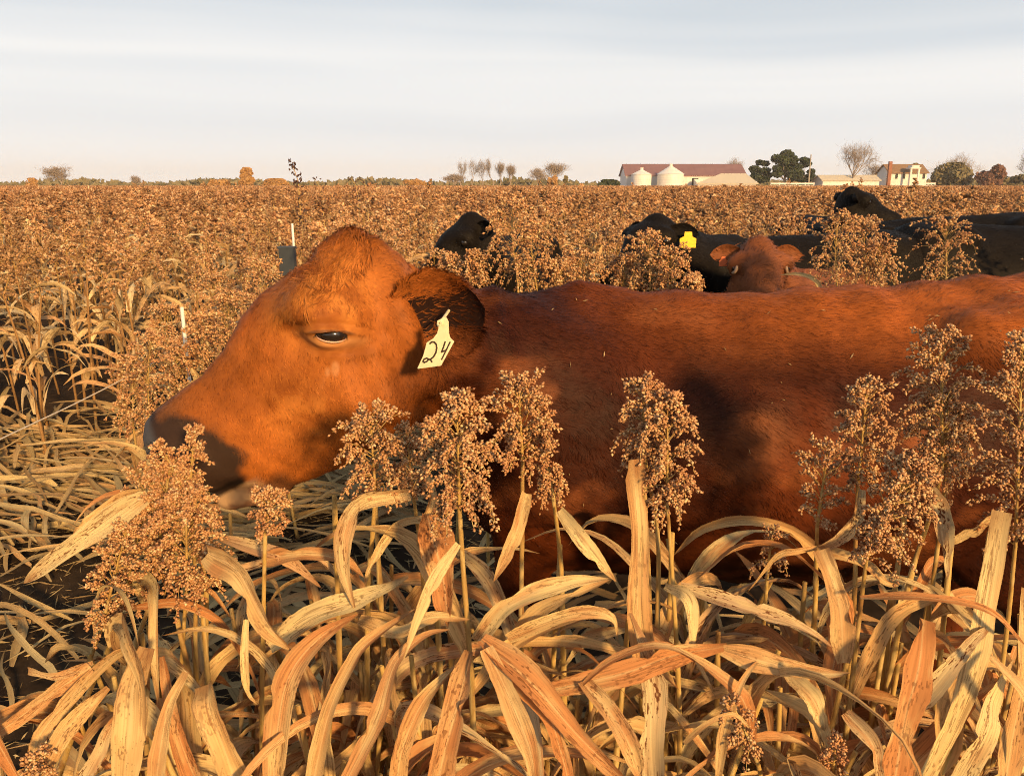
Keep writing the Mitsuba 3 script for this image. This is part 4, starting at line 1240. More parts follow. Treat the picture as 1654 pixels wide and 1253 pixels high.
for c, hw, peak, eave, word in [(1036, 16, 274.5, 281.5, "left"), (1083, 21, 268.5, 281, "right")]:
    k = thing("grain_bin", f"white cone-roofed grain bin before the barn, {'smaller, left' if word == 'left' else 'larger, right'} one", "grain bin", "grain bins by the barn")
    y = YF - 6
    r = (X(c + hw, y) - X(c - hw, y)) / 2
    prof = trimesh.creation.revolve(np.array([[r, 0], [r, Z(eave, y)]]), sections=28)
    scene[k + "__wall"] = mikit.ply((prof.vertices + [X(c, y), y, 0], prof.faces), "steel_material", smooth=30)
    cone = trimesh.creation.revolve(np.array([[r * 1.05, Z(eave, y) - 0.1], [r * 0.12, Z(peak, y)], [0.0, Z(peak, y) + 0.05]]), sections=28)
    scene[k + "__roof"] = mikit.ply((cone.vertices + [X(c, y), y, 0.004], cone.faces), "steel_material", smooth=30)
    cap = trimesh.creation.cylinder(0.5, 0.7, sections=12)
    scene[k + "__vent"] = mikit.ply((cap.vertices + [X(c, y), y, Z(peak, y) + 0.3], cap.faces), "white_wall_material", smooth=30)

house = thing("farmhouse", "low house with a brown roof and a white porch on the right skyline", "house")
wl, rf_ = gable(X(1437), X(1497), YF, YF + 9, Z(279), Z(266))
scene[house + "__wall"] = mikit.ply(wl, "white_wall_material")
scene[house + "__roof"] = mikit.ply(rf_, "house_roof_material")
pxs = [X(1470, YF - 3), X(1485, YF - 3)]
add(house + "__porch", mikit.ply(join([boxmesh(pxs[0], YF - 3, 0, pxs[0] + 0.5, YF - 2.5, Z(273)), boxmesh(pxs[1] - 0.5, YF - 3, 0, pxs[1], YF - 2.5, Z(273)), boxmesh(pxs[0] - 0.2, YF - 3.2, Z(273), pxs[1] + 0.2, YF - 0.05, Z(271)), boxmesh(pxs[0] + 0.3, YF - 3.1, Z(271), pxs[1] - 0.3, YF - 0.3, Z(267.5))]), "white_wall_material"))
for px in (1446, 1458, 1490):
    add(house + "__window", mikit.ply(boxmesh(X(px), YF - 0.09, Z(289), X(px + 4), YF - 0.004, Z(281)), "dark_opening_material"))
add(house + "__chimney", mikit.ply(boxmesh(X(1431), YF - 1.5, 0, X(1436), YF - 0.6, Z(261)), "brick_material"))
outb = thing("low_outbuilding", "long low cream-roofed outbuilding under the bare tree on the right skyline", "outbuilding")
wl, rf_ = gable(X(1322), X(1412), YF - 4, YF + 4, Z(291.5), Z(284))
scene[outb + "__wall"] = mikit.ply(wl, "white_wall_material")
scene[outb + "__roof"] = mikit.ply(rf_, "cream_roof_material")
for x0, x1, word in [(1246, 1316, "between the dark trees and the bare tree"), (1484, 1512, "right of the farmhouse porch")]:
    k = thing("white_board_fence", f"low white board fence on the skyline {word}", "fence", "white fences by the farm")
    for z in (0.75, 1.45):
        add(k + "__rail", mikit.ply(boxmesh(X(x0, YF - 12), YF - 12.1, z, X(x1, YF - 12), YF - 12, z + 0.45), "white_wall_material"))
    for i in range(6):
        xp = X(x0, YF - 12) + (X(x1, YF - 12) - X(x0, YF - 12)) * i / 5
        add(k + "__post", mikit.ply(boxmesh(xp - 0.1, YF - 11.997, 0, xp + 0.1, YF - 11.8, 2.0), "white_wall_material"))
pole = thing("utility_pole", "bare wooden utility pole in front of the dark evergreen trees", "pole")
scene[pole] = shape(tube([[X(1296), YF - 6, 0], [X(1296), YF - 6, Z(251)]], [0.22, 0.16], 8), "pole_material")


def branching(rng, p, d, length, radius, depth, out, tips, spread=0.5, lift=0.15):
    n = 3
    pts = [p]
    for i in range(n):
        d = unit(d + rng.normal(0, 0.11, 3) + np.array([0, 0, lift * 0.2]))
        pts.append(pts[-1] + d * length / n)
    out.append(tube(pts, np.linspace(radius, radius * 0.62, n + 1), 4, 0, caps=False))
    tips.append((pts[-1], d, depth))
    if depth == 0:
        return
    for i in range(3):
        q = pts[-1] if i < 2 else pts[rng.integers(1, n)]
        branching(rng, q, unit(d + rng.normal(0, spread, 3) + np.array([0, 0, lift])), length * rng.uniform(0.6, 0.85), radius * 0.60, depth - 1, out, tips, spread, lift)


def bare_tree(label, px, top, width, y=YF, depth=3, seed=1, group=None, spread=0.5, stems=1, thick=1.0, twigs=1300):
    """A leafless tree: trunk, limbs, and a haze of fine twigs about the ends of the limbs."""
    rng = np.random.default_rng(seed)
    h, x = Z(top, y), X(px, y)
    hw = (X(px + width / 2, y) - X(px - width / 2, y)) / 2
    out, trunk, tips = [], [], []
    for s_ in range(stems):
        xo = x + (s_ - (stems - 1) / 2) * hw * 0.55
        base = np.array([xo, y + rng.uniform(-1, 1), -0.2])
        d = unit(np.array([rng.normal(0, 0.07) + 0.12 * np.sign(xo - x), rng.normal(0, 0.07), 1]))
        t0 = base + d * h * 0.26
        trunk.append(tube([base, base + d * h * 0.13, t0], np.array([0.026, 0.022, 0.019]) * h * thick, 7, 0))
        for i in range(4 if stems == 1 else 2):
            branching(rng, t0, unit(d + rng.normal(0, spread * 0.8, 3) + [0, 0, 0.35]), h * 0.22, 0.012 * h * thick, depth, out, tips, spread, 0.25)
    v, f, u = merge(out)
    ends = [t for t in tips if t[2] <= 1]
    k = rng.integers(len(ends), size=twigs)
    p = np.array([ends[i][0] for i in k]) + rng.normal(0, 0.050 * h, (twigs, 3))
    d = unit(np.array([ends[i][1] for i in k]) + rng.normal(0, 0.55, (twigs, 3)) + [0, 0, 0.3])
    r = rng.uniform(0.016, 0.034, twigs) * thick
    tw = tile(OCT_V, OCT_F, MID(OCT_V), p, basis_z(d), np.stack([r, r, rng.uniform(0.035, 0.075, twigs) * h], -1))
    v, f, u = merge([(v, f, u), tw])
    v = v.copy()
    z0 = h * 0.26
    top_z = np.percentile(v[:, 2], 99.7)
    v[:, 2] = np.where(v[:, 2] > z0, z0 + (v[:, 2] - z0) * (h - z0) / max(top_z - z0, 0.1), v[:, 2])
    k_ = np.percentile(np.abs(v[:, 0] - x), 98)
    v[:, 0] = x + (v[:, 0] - x) * (1 + (hw / k_ - 1) * np.clip((v[:, 2] - z0 * 0.8) / (h * 0.2), 0, 1))
    key = thing("bare_tree", label, "tree", group)
    for tr_ in trunk:
        add(key + "__trunk", shape(tr_, "bark_material"))
    tag(add(key + "__twigs", shape((v, f, u), "bark_material")), kind="stuff")


def leafy_tree(name, label, px, top, width, mat, y=YF, seed=1, clumps=14, n=2600, size=0.42, flat=0.8, trunk=0.25, category="tree", group=None, base=None):
    rng = np.random.default_rng(seed)
    h, x = Z(top, y), X(px, y)
    hw = (X(px + width / 2, y) - X(px - width / 2, y)) / 2
    zb = h * trunk if base is None else base
    c = []
    while len(c) < clumps:
        q = rng.uniform(-1, 1, 3)
        if q @ q < 1:
            c.append(q)
    c = np.array(c)
    c[:, 2] = c[:, 2] * 0.5 + 0.5
    keep = 1 - 0.35 * c[:, 2:3] ** 2
    ctr = np.stack([x + c[:, 0] * hw * 0.74 * keep[:, 0], y + c[:, 1] * hw * 0.7, zb + c[:, 2] * (h - zb) * 0.86], -1)
    rad = hw * rng.uniform(0.24, 0.42, clumps)
    k = rng.integers(clumps, size=n)
    p = ctr[k] + unit(rng.normal(size=(n, 3))) * (rng.uniform(0.3, 1, n) ** 0.5 * rad[k])[:, None] * [1, 1, flat]
    p = p[p[:, 2] > 0.1]
    n = len(p)
    v, f, u = tile(TET_V * [1.3, 1, 0.35], TET_F, MID(TET_V), p, rand_rot(rng, n), size * rng.uniform(0.6, 1.4, n), rng.integers(0, 900, n))
    v[:, 2] = np.minimum(v[:, 2], h)
    key = thing(name, label, category, group)
    tr = [tube([[x, y, -0.2], [x, y, zb + (h - zb) * 0.5]], [0.035 * h, 0.012 * h], 7)]
    for i in range(min(6, clumps)):
        tr.append(tube([[x, y, zb * 0.8 + 0.3], ctr[i]], [0.015 * h, 0.005 * h], 5))
    scene[key + "__trunk"] = shape(merge(tr), "bark_material")
    tag(add(key + "__crown", shape((v, f, u), mat, smooth=False)), kind="stuff")


EV = "dark evergreens beside the barn"
leafy_tree("evergreen_tree", "dark evergreen tree directly right of the barn roof, lowest of three", 1229, 253.5, 44, "pine_foliage_material", YF + 4, 11, 11, 2300, 0.42, 0.55, 0.22, group=EV)
leafy_tree("evergreen_tree", "tallest dark evergreen tree, middle of three beside the barn", 1268, 238.5, 62, "pine_foliage_material", YF + 2, 12, 17, 3800, 0.45, 0.6, 0.22, group=EV)
leafy_tree("evergreen_tree", "dark evergreen tree behind the utility pole, right of three", 1298, 251, 40, "pine_foliage_material", YF + 5, 13, 11, 2000, 0.42, 0.5, 0.2, group=EV)
bare_tree("large bare tree with a rounded crown right of the utility pole", 1376, 229, 66, YF - 3, 3, 21, thick=0.9)
bare_tree("faint bare tree between the large bare tree and the chimney", 1412, 262, 40, YF + 25, 3, 22, thick=0.8)
bare_tree("wide bare tree behind the olive hedge on the right skyline", 1553, 247, 88, YF + 20, 3, 23, spread=0.6, thick=0.8)
bare_tree("pale bare tree cut by the photo's right edge", 1653, 238, 36, YF + 30, 3, 24)
bare_tree("bare tree peeping over the right end of the barn roof", 1186, 255, 34, YF + 45, 3, 25)
bare_tree("many-stemmed bare tree in the middle of the skyline, taller than its neighbours", 771, 256, 60, YF + 20, 2, 26, spread=0.34, stems=4, twigs=1800)
bare_tree("narrow bare tree just right of the many-stemmed one", 808, 261, 16, YF + 20, 3, 27, spread=0.28)
bare_tree("thin small bare tree second right of the many-stemmed one", 824, 265, 16, YF + 25, 3, 28, spread=0.3)
bare_tree("bare tree left of the bronze bush in the middle skyline", 868, 271, 26, YF + 30, 3, 29)
bare_tree("bare tree above the bronze bush in the middle skyline", 897, 262, 40, YF + 34, 3, 30, spread=0.4)
bare_tree("round bare tree near the left end of the skyline", 95, 267, 62, YF - 20, 3, 31, thick=0.9)
bare_tree("thin bare tree alone on the left skyline", 217, 284, 22, YF, 3, 32)
bare_tree("low bare tree left of the many-stemmed one", 735, 281, 34, YF + 20, 3, 33)
leafy_tree("bronze_bush", "bright bronze bushy tree standing out on the left skyline", 397, 269.5, 34, "bronze_foliage_material", YF - 30, 41, 9, 1500, 0.42, 1.0, 0.1)
leafy_tree("bronze_bush", "small bronze bush at the foot of the round bare tree", 50, 287, 20, "bronze_foliage_material", YF - 30, 42, 7, 700, 0.35, 0.9, 0.1)
leafy_tree("bronze_bush", "bronze pointed bush under the bare trees in the middle skyline", 891, 271, 22, "bronze_foliage_material", YF + 10, 43, 8, 1000, 0.4, 1.1, 0.1)
leafy_tree("bronze_bush", "low wide bronze bush right of the bright bushy tree", 450, 288, 52, "bronze_foliage_material", YF - 20, 44, 12, 1200, 0.4, 0.6, 0.1)
leafy_tree("bronze_bush", "low bronze bush left of the bright bushy tree", 352, 290, 46, "bronze_foliage_material", YF - 20, 45, 12, 1000, 0.4, 0.6, 0.1)
leafy_tree("bronze_bush", "low bronze bush left of the many-stemmed bare tree", 668, 287, 44, "bronze_foliage_material", YF - 10, 46, 12, 1000, 0.4, 0.6, 0.1)
leafy_tree("small_conifer", "tiny dark narrow conifer right of the bronze pointed bush", 914, 275, 9, "olive_foliage_material", YF - 30, 47, 8, 500, 0.3, 1.3, 0.08)
leafy_tree("dark_bush", "low dark green bush left of the barn", 983, 289.5, 44, "pine_foliage_material", YF - 20, 48, 12, 1100, 0.4, 0.6, 0.1)
leafy_tree("olive_hedge", "long olive hedge right of the farmhouse", 1540, 262, 76, "olive_foliage_material", YF + 5, 49, 22, 3000, 0.5, 0.7, 0.1, category="hedge")
leafy_tree("red_brown_tree", "round red-brown tree right of the olive hedge", 1601, 259.5, 48, "red_foliage_material", YF - 5, 50, 16, 2600, 0.45, 0.8, 0.12)
leafy_tree("olive_tree", "small olive tree behind the farmhouse roof", 1476, 257.5, 24, "olive_foliage_material", YF + 18, 51, 8, 800, 0.4, 0.8, 0.2)
leafy_tree("olive_hedge", "low olive hedge at the photo's right edge", 1640, 281, 60, "olive_foliage_material", YF, 52, 16, 1500, 0.4, 0.6, 0.1, category="hedge")
trng2 = np.random.default_rng(8)
tl = []
for px in np.arange(-60, 1720, 7.0):
    for k in range(14):
        y = 330 + trng2.uniform(0, 60)
        tl.append([X(px + trng2.uniform(-8, 8), y), y, trng2.uniform(0.2, 2.4) * (0.6 + 0.8 * math.sin(px * 0.013) ** 2)])
tl = np.array(tl)
tag(add("far_treeline", shape(tile(TET_V * [2.6, 1.2, 1.0], TET_F, MID(TET_V), tl, rand_rot(trng2, len(tl)), trng2.uniform(0.5, 1.0, len(tl)), trng2.integers(0, 900, len(tl))), "olive_foliage_material", smooth=False)), "low faint treeline along the far skyline", "treeline", kind="stuff")

# ------------------------------------------------------------------ sorghum in front of the cow: single plants
grng = np.random.default_rng(2024)
PLANTS = []   # (key, stalk points)


def front_plant(label, tip, base, foot, width, y, droop=0.5, branches=44, per=22, extra=(), group=None, size=0.0023, gap=0.0, mid=None, foot_y=None, hang=None, thick=0.0052, leaves=3, seed=None):
    """A plant whose seed head runs from base to tip and whose stalk runs down to the foot (places measured on the photograph at depth y)."""
    rng = np.random.default_rng(int(base[0] * 7 + base[1]) if seed is None else seed)
    key = thing("sorghum_plant", label, "sorghum plant", group)
    pb, pt = at(*base, y), at(*tip, y - 0.02)
    ax = [pb, *([at(*mid, y)] if mid is not None else []), pt]
    twig, grains = seed_head(rng, ax, width * y / 1300 / 2, branches, int(per * 2.3), size, droop, "oct", 0.0095, gap=gap, hang=hang)
    fy = y + 0.05 if foot_y is None else foot_y
    chain = [*[at(*q, y + 0.03) for q in extra]][::-1]
    pf = at(*foot, fy)
    d = pf - (chain[0] if chain else pb)
    t = (pf[2] + 0.03) / max(-d[2], 0.05)
    root = pf + d * min(t, 3.0) * np.array([0.45, 0.45, 1])
    st = curve([root, pf, *chain, pb], 22)
    r = np.linspace(thick * 1.25, thick * 0.55, 22)
    s = np.concatenate([[0], np.cumsum(np.linalg.norm(np.diff(st, axis=0), axis=1))])
    node = np.abs((s / 0.17 + rng.uniform()) % 1 - 0.5) > 0.44
    scene[key + "__stalk"] = shape(tube(st, r * (1 + 0.28 * node), 9, int(rng.integers(900))), "stalk_material")
    hd = tag(add(key + "__seed_head", shape(twig, "stalk_material")))
    tag(add(hd + "__grains", shape(grains, "grain_material")), kind="stuff")
    PLANTS.append((key, st))
    for i in range(leaves):
        z = rng.uniform(0.38, 0.78)
        o = st[np.argmin(np.abs(st[:, 2] - z))]
        az = rng.uniform(0, 6.28)
        c = arch(rng, o, az, rng.uniform(0.28, 0.48), rng.uniform(45, 78), rng.uniform(-88, -50), rng.uniform(0.7, 1.2), 6, 20)
        leaf_on(key, c, rng.uniform(0.018, 0.040), rng, (math.cos(az) * 0.4, math.sin(az) * 0.4 - 0.3, 0.85), (rng.uniform(-40, 40), rng.uniform(-90, 90)))
    return key


def leaf_on(key, pts, width, rng, face=(0.1, -1, 0.35), roll=(0, 0), n=20, tip=1.0, base=0.45, fold=0.25, wave=0.12, uid=None, label=None):
    uid = int(rng.integers(900)) if uid is None else uid
    if fold == 0.25:
        fold, wave = rng.uniform(0.1, 1.0), rng.uniform(0.08, 0.32)
    k = add(key + "__leaf", shape(ribbon(pts, width, uid, n, face, roll, fold, wave, int(rng.integers(1e6)), tip, base), "leaf_material"))
    if label:
        tag(k, label)
    return k


G1 = "bent sorghum bundle under the red cow's mouth"
front_plant("bent sorghum plant whose head the red cow is biting, topmost of the bundle", (276, 744), (252, 912), (215, 1060), 96, 1.30, 0.55, 52, 24, [(240, 980)], G1, foot_y=1.25, leaves=2)
front_plant("bent sorghum plant with a dark head hanging lowest at the left of the bundle", (205, 850), (165, 1010), (110, 1165), 92, 1.24, 0.5, 44, 22, [(140, 1080)], G1, foot_y=1.18, leaves=1)
front_plant("bent sorghum plant with a broad dark head in the middle of the bundle", (250, 752), (200, 965), (130, 1150), 116, 1.33, 0.5, 56, 26, [(170, 1060)], G1, foot_y=1.22, leaves=2)
front_plant("sorghum plant with a broad bright head hanging at the right of the bundle", (300, 800), (302, 945), (290, 1200), 124, 1.24, 0.8, 58, 26, [(296, 1030)], G1, leaves=2)
front_plant("sorghum plant with a small tuft curving left below the red cow's nose", (254, 712), (298, 790), (335, 1110), 40, 1.27, 0.8, 16, 14, [(332, 940)], G1, leaves=2)
front_plant("sorghum plant with one narrow sprig reaching up to the red cow's lips", (314, 692), (306, 800), (318, 1120), 50, 1.29, 0.5, 22, 16, [(316, 940)], G1, leaves=1)
front_plant("short sorghum plant with a small pinkish tuft right of the cow's chin", (436, 796), (428, 862), (424, 1230), 62, 1.15, 0.4, 22, 16, [(426, 980)], leaves=2)
front_plant("sorghum plant with a spreading head under the cow's jaw, left of the pair", (598, 672), (606, 790), (594, 970), 118, 1.22, 0.75, 44, 20, [(602, 860)], leaves=3)
front_plant("sorghum plant with a thin reddish head between two fuller ones under the jaw", (655, 690), (668, 800), (690, 1050), 66, 1.26, 0.7, 26, 18, [(680, 900)], leaves=2)
front_plant("sorghum plant with the fullest drooping head, on a thick spotted stalk right of the jaw", (738, 652), (742, 820), (766, 1230), 128, 1.10, 0.85, 60, 26, [(748, 920), (758, 1050)], leaves=3, thick=0.0062)
front_plant("sorghum plant with a ragged head in front of the cow's neck", (838, 620), (844, 745), (842, 1000), 112, 1.20, 0.55, 44, 20, [(843, 880)], gap=0.08, leaves=2)
front_plant("sorghum plant with a small hanging head just right of the ragged one", (868, 655), (893, 800), (908, 960), 74, 1.22, 0.9, 30, 20, [(903, 880)], leaves=2)
front_plant("sorghum plant with an arching head over the upright pale blade", (1040, 614), (1040, 735), (1062, 990), 86, 1.18, 0.95, 34, 20, [(1062, 860)], gap=0.05, leaves=2)
front_plant("sorghum plant with a long drooping head in front of the cow's belly", (1078, 640), (1078, 820), (1098, 1230), 100, 1.16, 0.8, 50, 24, [(1086, 930), (1094, 1070)], leaves=3)
front_plant("sorghum plant with a thin open head left of the slanting one", (1338, 720), (1320, 850), (1316, 990), 84, 1.24, 0.25, 32, 14, [(1318, 920)], gap=0.15, leaves=2)
front_plant("sorghum plant with a narrow pointed head above the slanting one", (1402, 615), (1386, 775), (1378, 1000), 86, 1.26, 0.55, 46, 20, [(1382, 880)], leaves=2)
front_plant("sorghum plant with a thick head slanting down to the left", (1478, 745), (1400, 900), (1374, 1120), 112, 1.14, 0.55, 60, 26, [(1390, 980)], leaves=3)
front_plant("tallest sorghum plant in front, open pale crown at the cow's rump", (1520, 536), (1522, 760), (1464, 960), 128, 1.25, 0.6, 54, 22, [(1500, 840)], leaves=2)
front_plant("sorghum plant with a bright lower head behind the tallest plant", (1530, 640), (1528, 770), (1500, 990), 96, 1.28, 0.9, 40, 22, [(1515, 880)], leaves=2)
front_plant("small sorghum plant with a nodding open tuft low before the belly", (1248, 858), (1240, 920), (1234, 1000), 58, 1.28, 0.8, 14, 12, leaves=2, size=0.0020)
front_plant("sorghum plant with a tall head cut by the photo's right edge", (1652, 540), (1640, 880), (1600, 1200), 116, 1.16, 0.5, 66, 24, [(1626, 1020)], leaves=3)
front_plant("dried-out sorghum plant with a sparse head near the photo's bottom", (1180, 1130), (1215, 1205), (1232, 1290), 70, 1.02, 0.9, 16, 14, leaves=3, gap=0.1)
front_plant("sorghum plant with a small hidden head low at the photo's bottom right", (1350, 1195), (1345, 1250), (1340, 1300), 46, 1.02, 0.5, 14, 14, leaves=4)
front_plant("sorghum plant broken off short at the photo's bottom left corner", (60, 1225), (40, 1262), (20, 1300), 60, 1.0, 0.6, 14, 14, leaves=4)

# blades seen singly: (places along the blade, width there in pixels, depth at its base, depth at its tip, roll, tip, label)
BLADES = [
    ([(240, 800), (180, 835), (110, 890), (38, 942)], 46, 1.27, 1.20, (10, -10), 1.0, "pale blade pointing down to the left from the bundle"),
    ([(230, 795), (190, 810), (150, 830), (118, 862)], 26, 1.29, 1.22, (0, 10), 1.0, None),
    ([(336, 893), (385, 915), (440, 990), (472, 1052)], 54, 1.14, 1.04, (5, 0), 1.0, "broad orange blade hanging to the right of the bundle"),
    ([(425, 905), (490, 885), (550, 895), (588, 932)], 34, 1.22, 1.20, (35, 30), 1.0, "pale yellow blade"),
    ([(662, 796), (600, 806), (562, 845), (556, 900), (574, 988)], 38, 1.20, 1.10, (25, 0), 1.0, "red-tan blade folded over and hanging"),
    ([(690, 836), (640, 848), (606, 900), (588, 950)], 18, 1.26, 1.22, (10, 0), 1.0, None),
    ([(690, 832), (702, 880), (714, 950), (724, 1014)], 64, 1.16, 1.10, (0, 0), 1.0, "broad pale blade hanging flat"),
    ([(690, 770), (694, 800), (690, 850), (684, 900)], 18, 1.20, 1.22, (0, 0), 0.8, None),
    ([(740, 878), (705, 925), (672, 1000), (650, 1068)], 24, 1.06, 1.00, (0, 20), 1.0, "pinkish twisted blade"),
    ([(850, 797), (828, 850), (797, 940)], 30, 1.18, 1.12, (0, 10), 1.0, "red-tan blade pointing down"),
    ([(904, 824), (940, 868), (996, 940)], 30, 1.20, 1.14, (0, 10), 1.0, "red-tan blade slanting down to the right"),
    ([(1046, 1110), (1034, 975), (1024, 850), (1022, 742)], 42, 1.15, 1.13, (0, 6), 0.62, "pale upright blade with a broken off top"),
    ([(772, 1035), (830, 965), (915, 928), (985, 934)], 40, 1.10, 1.06, (25, 40), 1.0, "orange blade arching to the right"),
    ([(825, 1035), (870, 985), (920, 955), (985, 936)], 30, 1.14, 1.10, (15, 50), 1.0, None),
    ([(820, 1030), (880, 995), (940, 978), (980, 990), (998, 1034)], 28, 1.12, 1.10, (20, 30), 1.0, None),
    ([(885, 1115), (1000, 1070), (1090, 1048), (1172, 1044)], 46, 1.04, 1.06, (20, 25), 0.85, "long pale straw blade lying across the middle"),
    ([(1165, 1048), (1250, 1054), (1320, 1076), (1374, 1086)], 40, 1.06, 1.04, (20, 25), 1.0, "pale blade continuing to the right"),
    ([(1075, 945), (1102, 956), (1122, 1040), (1158, 1130)], 26, 1.13, 1.06, (10, 20), 1.0, None),
    ([(1098, 948), (1190, 962), (1280, 1002), (1346, 1046)], 34, 1.12, 1.08, (30, 25), 1.0, "tan blade slanting down to the right"),
    ([(1362, 1070), (1352, 985), (1338, 930), (1325, 888)], 42, 1.12, 1.16, (0, 0), 0.7, "broad upright sheath"),
    ([(1322, 884), (1285, 884), (1245, 896), (1208, 955)], 13, 1.18, 1.20, (10, 0), 1.0, None),
    ([(1322, 886), (1380, 906), (1420, 928), (1452, 946)], 24, 1.18, 1.14, (20, 10), 1.0, None),
    ([(1390, 790), (1372, 830), (1350, 860), (1324, 886)], 26, 1.2, 1.18, (0, 0), 0.8, None),
    ([(1500, 788), (1512, 850), (1530, 935)], 38, 1.24, 1.18, (0, 20), 1.0, "red-tan blade hanging under the tallest head"),
    ([(1622, 826), (1580, 832), (1550, 850), (1524, 878)], 34, 1.18, 1.20, (30, 10), 1.0, "red-tan blade beside the right edge"),
    ([(1390, 966), (1480, 960), (1580, 990), (1660, 1046)], 20, 1.08, 1.04, (40, 30), 1.0, "narrow dark blade arching to the right edge"),
    ([(776, 1034), (855, 1088), (930, 1178), (1010, 1262)], 54, 1.00, 0.92, (15, 10), 0.9, "long pale blade running down to the bottom edge"),
    ([(786, 1046), (832, 1118), (852, 1200), (866, 1280)], 44, 0.98, 0.93, (-10, 0), 0.9, None),
    ([(800, 1060), (880, 1130), (905, 1200), (925, 1290)], 34, 1.00, 0.95, (-10, 0), 0.9, None),
    ([(500, 1290), (540, 1150), (575, 1066), (600, 1028), (672, 982)], 36, 1.00, 1.06, (0, 40), 1.0, "pale blade arching up from the bottom"),
    ([(545, 1290), (618, 1150), (622, 1110), (645, 1062), (690, 1024), (728, 1016)], 36, 0.98, 1.06, (0, 40), 1.0, None),
    ([(436, 1045), (505, 986), (575, 958), (660, 932)], 46, 1.12, 1.14, (25, 30), 0.9, "bright orange-tan blade rising to the right"),
    ([(440, 1290), (455, 1150), (480, 1068), (520, 1020), (580, 990)], 54, 1.00, 1.10, (0, 30), 1.0, "broad tan blade bending to the right"),
    ([(700, 1290), (722, 1180), (748, 1110), (762, 1052)], 60, 0.96, 1.02, (0, 0), 0.85, "broad brown blade at the bottom"),
    ([(198, 1290), (212, 1160), (226, 1100), (238, 1046)], 64, 0.98, 1.06, (-10, 0), 0.85, "broad yellow blade in full sun at the bottom left"),
    ([(146, 1076), (75, 1118), (0, 1168), (-40, 1185)], 36, 1.12, 1.05, (20, 20), 1.0, "orange blade pointing out of the left edge"),
    ([(150, 1070), (110, 1076), (46, 1082)], 15, 1.13, 1.10, (0, 0), 0.3, "short broken stalk sticking out to the left"),
    ([(330, 1290), (300, 1190), (282, 1120), (262, 1060)], 40, 1.0, 1.08, (10, 0), 0.95, None),
    ([(392, 1290), (372, 1200), (352, 1140), (338, 1104)], 56, 0.98, 1.03, (0, 0), 0.55, "speckled blade broken off at the top"),
    ([(398, 1000), (404, 1060), (412, 1110), (420, 1140)], 17, 1.10, 1.08, (0, 0), 1.0, "narrow bright orange strip"),
    ([(1058, 1290), (1050, 1180), (1038, 1090), (1016, 990)], 62, 0.99, 1.08, (0, 0), 0.95, "broad orange blade standing up at the bottom"),
    ([(940, 1100), (985, 1140), (1012, 1180), (1040, 1270)], 44, 1.03, 0.97, (10, 10), 1.0, "speckled orange blade"),
    ([(1440, 1290), (1448, 1150), (1466, 1070), (1492, 1000)], 62, 0.98, 1.06, (0, 0), 0.6, "broad brown blade broken off at the top, bottom right"),
    ([(1476, 1290), (1530, 1150), (1568, 1030), (1618, 826)], 44, 1.02, 1.12, (0, 0), 0.5, "thick sheathed stem rising to the right"),
    ([(1535, 1290), (1574, 1160), (1598, 1110), (1640, 1060)], 50, 0.97, 1.02, (0, 20), 1.0, "tan blade at the bottom right"),
    ([(1466, 1150), (1500, 1095), (1552, 1034), (1600, 1010)], 36, 1.04, 1.08, (15, 30), 1.0, None),
    ([(1366, 1150), (1395, 1195), (1418, 1290)], 32, 1.0, 0.96, (0, 0), 0.9, None),
    ([(1268, 1085), (1300, 1115), (1332, 1180)], 40, 1.08, 1.03, (10, 0), 1.0, None),
    ([(1600, 1060), (1640, 1110), (1652, 1180), (1640, 1240)], 20, 1.0, 0.98, (0, 20), 1.0, None),
    ([(360, 870), (430, 880), (480, 905), (520, 950)], 30, 1.25, 1.2, (20, 0), 1.0, None),
    ([(640, 1290), (650, 1200), (690, 1120), (740, 1070)], 40, 0.98, 1.05, (0, 20), 1.0, None),
    ([(1160, 1260), (1165, 1160), (1190, 1090), (1230, 1060)], 22, 1.0, 1.05, (0, 30), 1.0, None),
    ([(1105, 1200), (1130, 1155), (1175, 1140), (1215, 1180)], 12, 1.0, 1.0, (10, 10), 1.0, "thin dry blade curling over"),
    ([(1620, 1290), (1630, 1180), (1645, 1060), (1656, 950)], 46, 0.98, 1.10, (0, 0), 0.9, None),
    ([(580, 1000), (640, 1010), (700, 985), (760, 1000)], 30, 1.12, 1.10, (40, 20), 1.0, None),
    ([(250, 1290), (268, 1200), (280, 1130), (300, 1085)], 34, 0.96, 1.02, (0, 0), 0.9, "yellow blade in the sun"),
    ([(60, 1290), (95, 1200), (130, 1150), (175, 1110)], 40, 1.0, 1.08, (10, 0), 0.9, None),
    ([(120, 1290), (160, 1210), (190, 1160), (222, 1120)], 32, 0.98, 1.06, (0, 0), 0.9, None),
]


def nearest_plant(p):
    best = min(PLANTS, key=lambda q: np.min(np.linalg.norm((q[1] - p) * [1, 0.7, 0.35], axis=1)))
    return best[0]


brng = np.random.default_rng(66)
for pts, wpx, y0, y1, roll, tipv, label in BLADES:
    s = np.linspace(0, 1, len(pts))
    P = np.array([at(x, y, y0 + (y1 - y0) * q) for (x, y), q in zip(pts, s)])
    bulge = np.sin(np.pi * s) * 0.02
    P[:, 1] -= bulge
    w = wpx * (y0 + y1) / 2 / 1290
    tw = brng.normal(0, 18)
    P[1:-1] += brng.normal(0, 0.004, (len(P) - 2, 3))
    leaf_on(nearest_plant(P[0]), P, w * 0.94, brng, (0.05, -1.0, 0.30), (roll[0] - tw, roll[1] + tw + brng.normal(0, 15)), 30, tipv, 0.6, brng.uniform(0.15, 0.7), brng.uniform(0.08, 0.2), None, label)

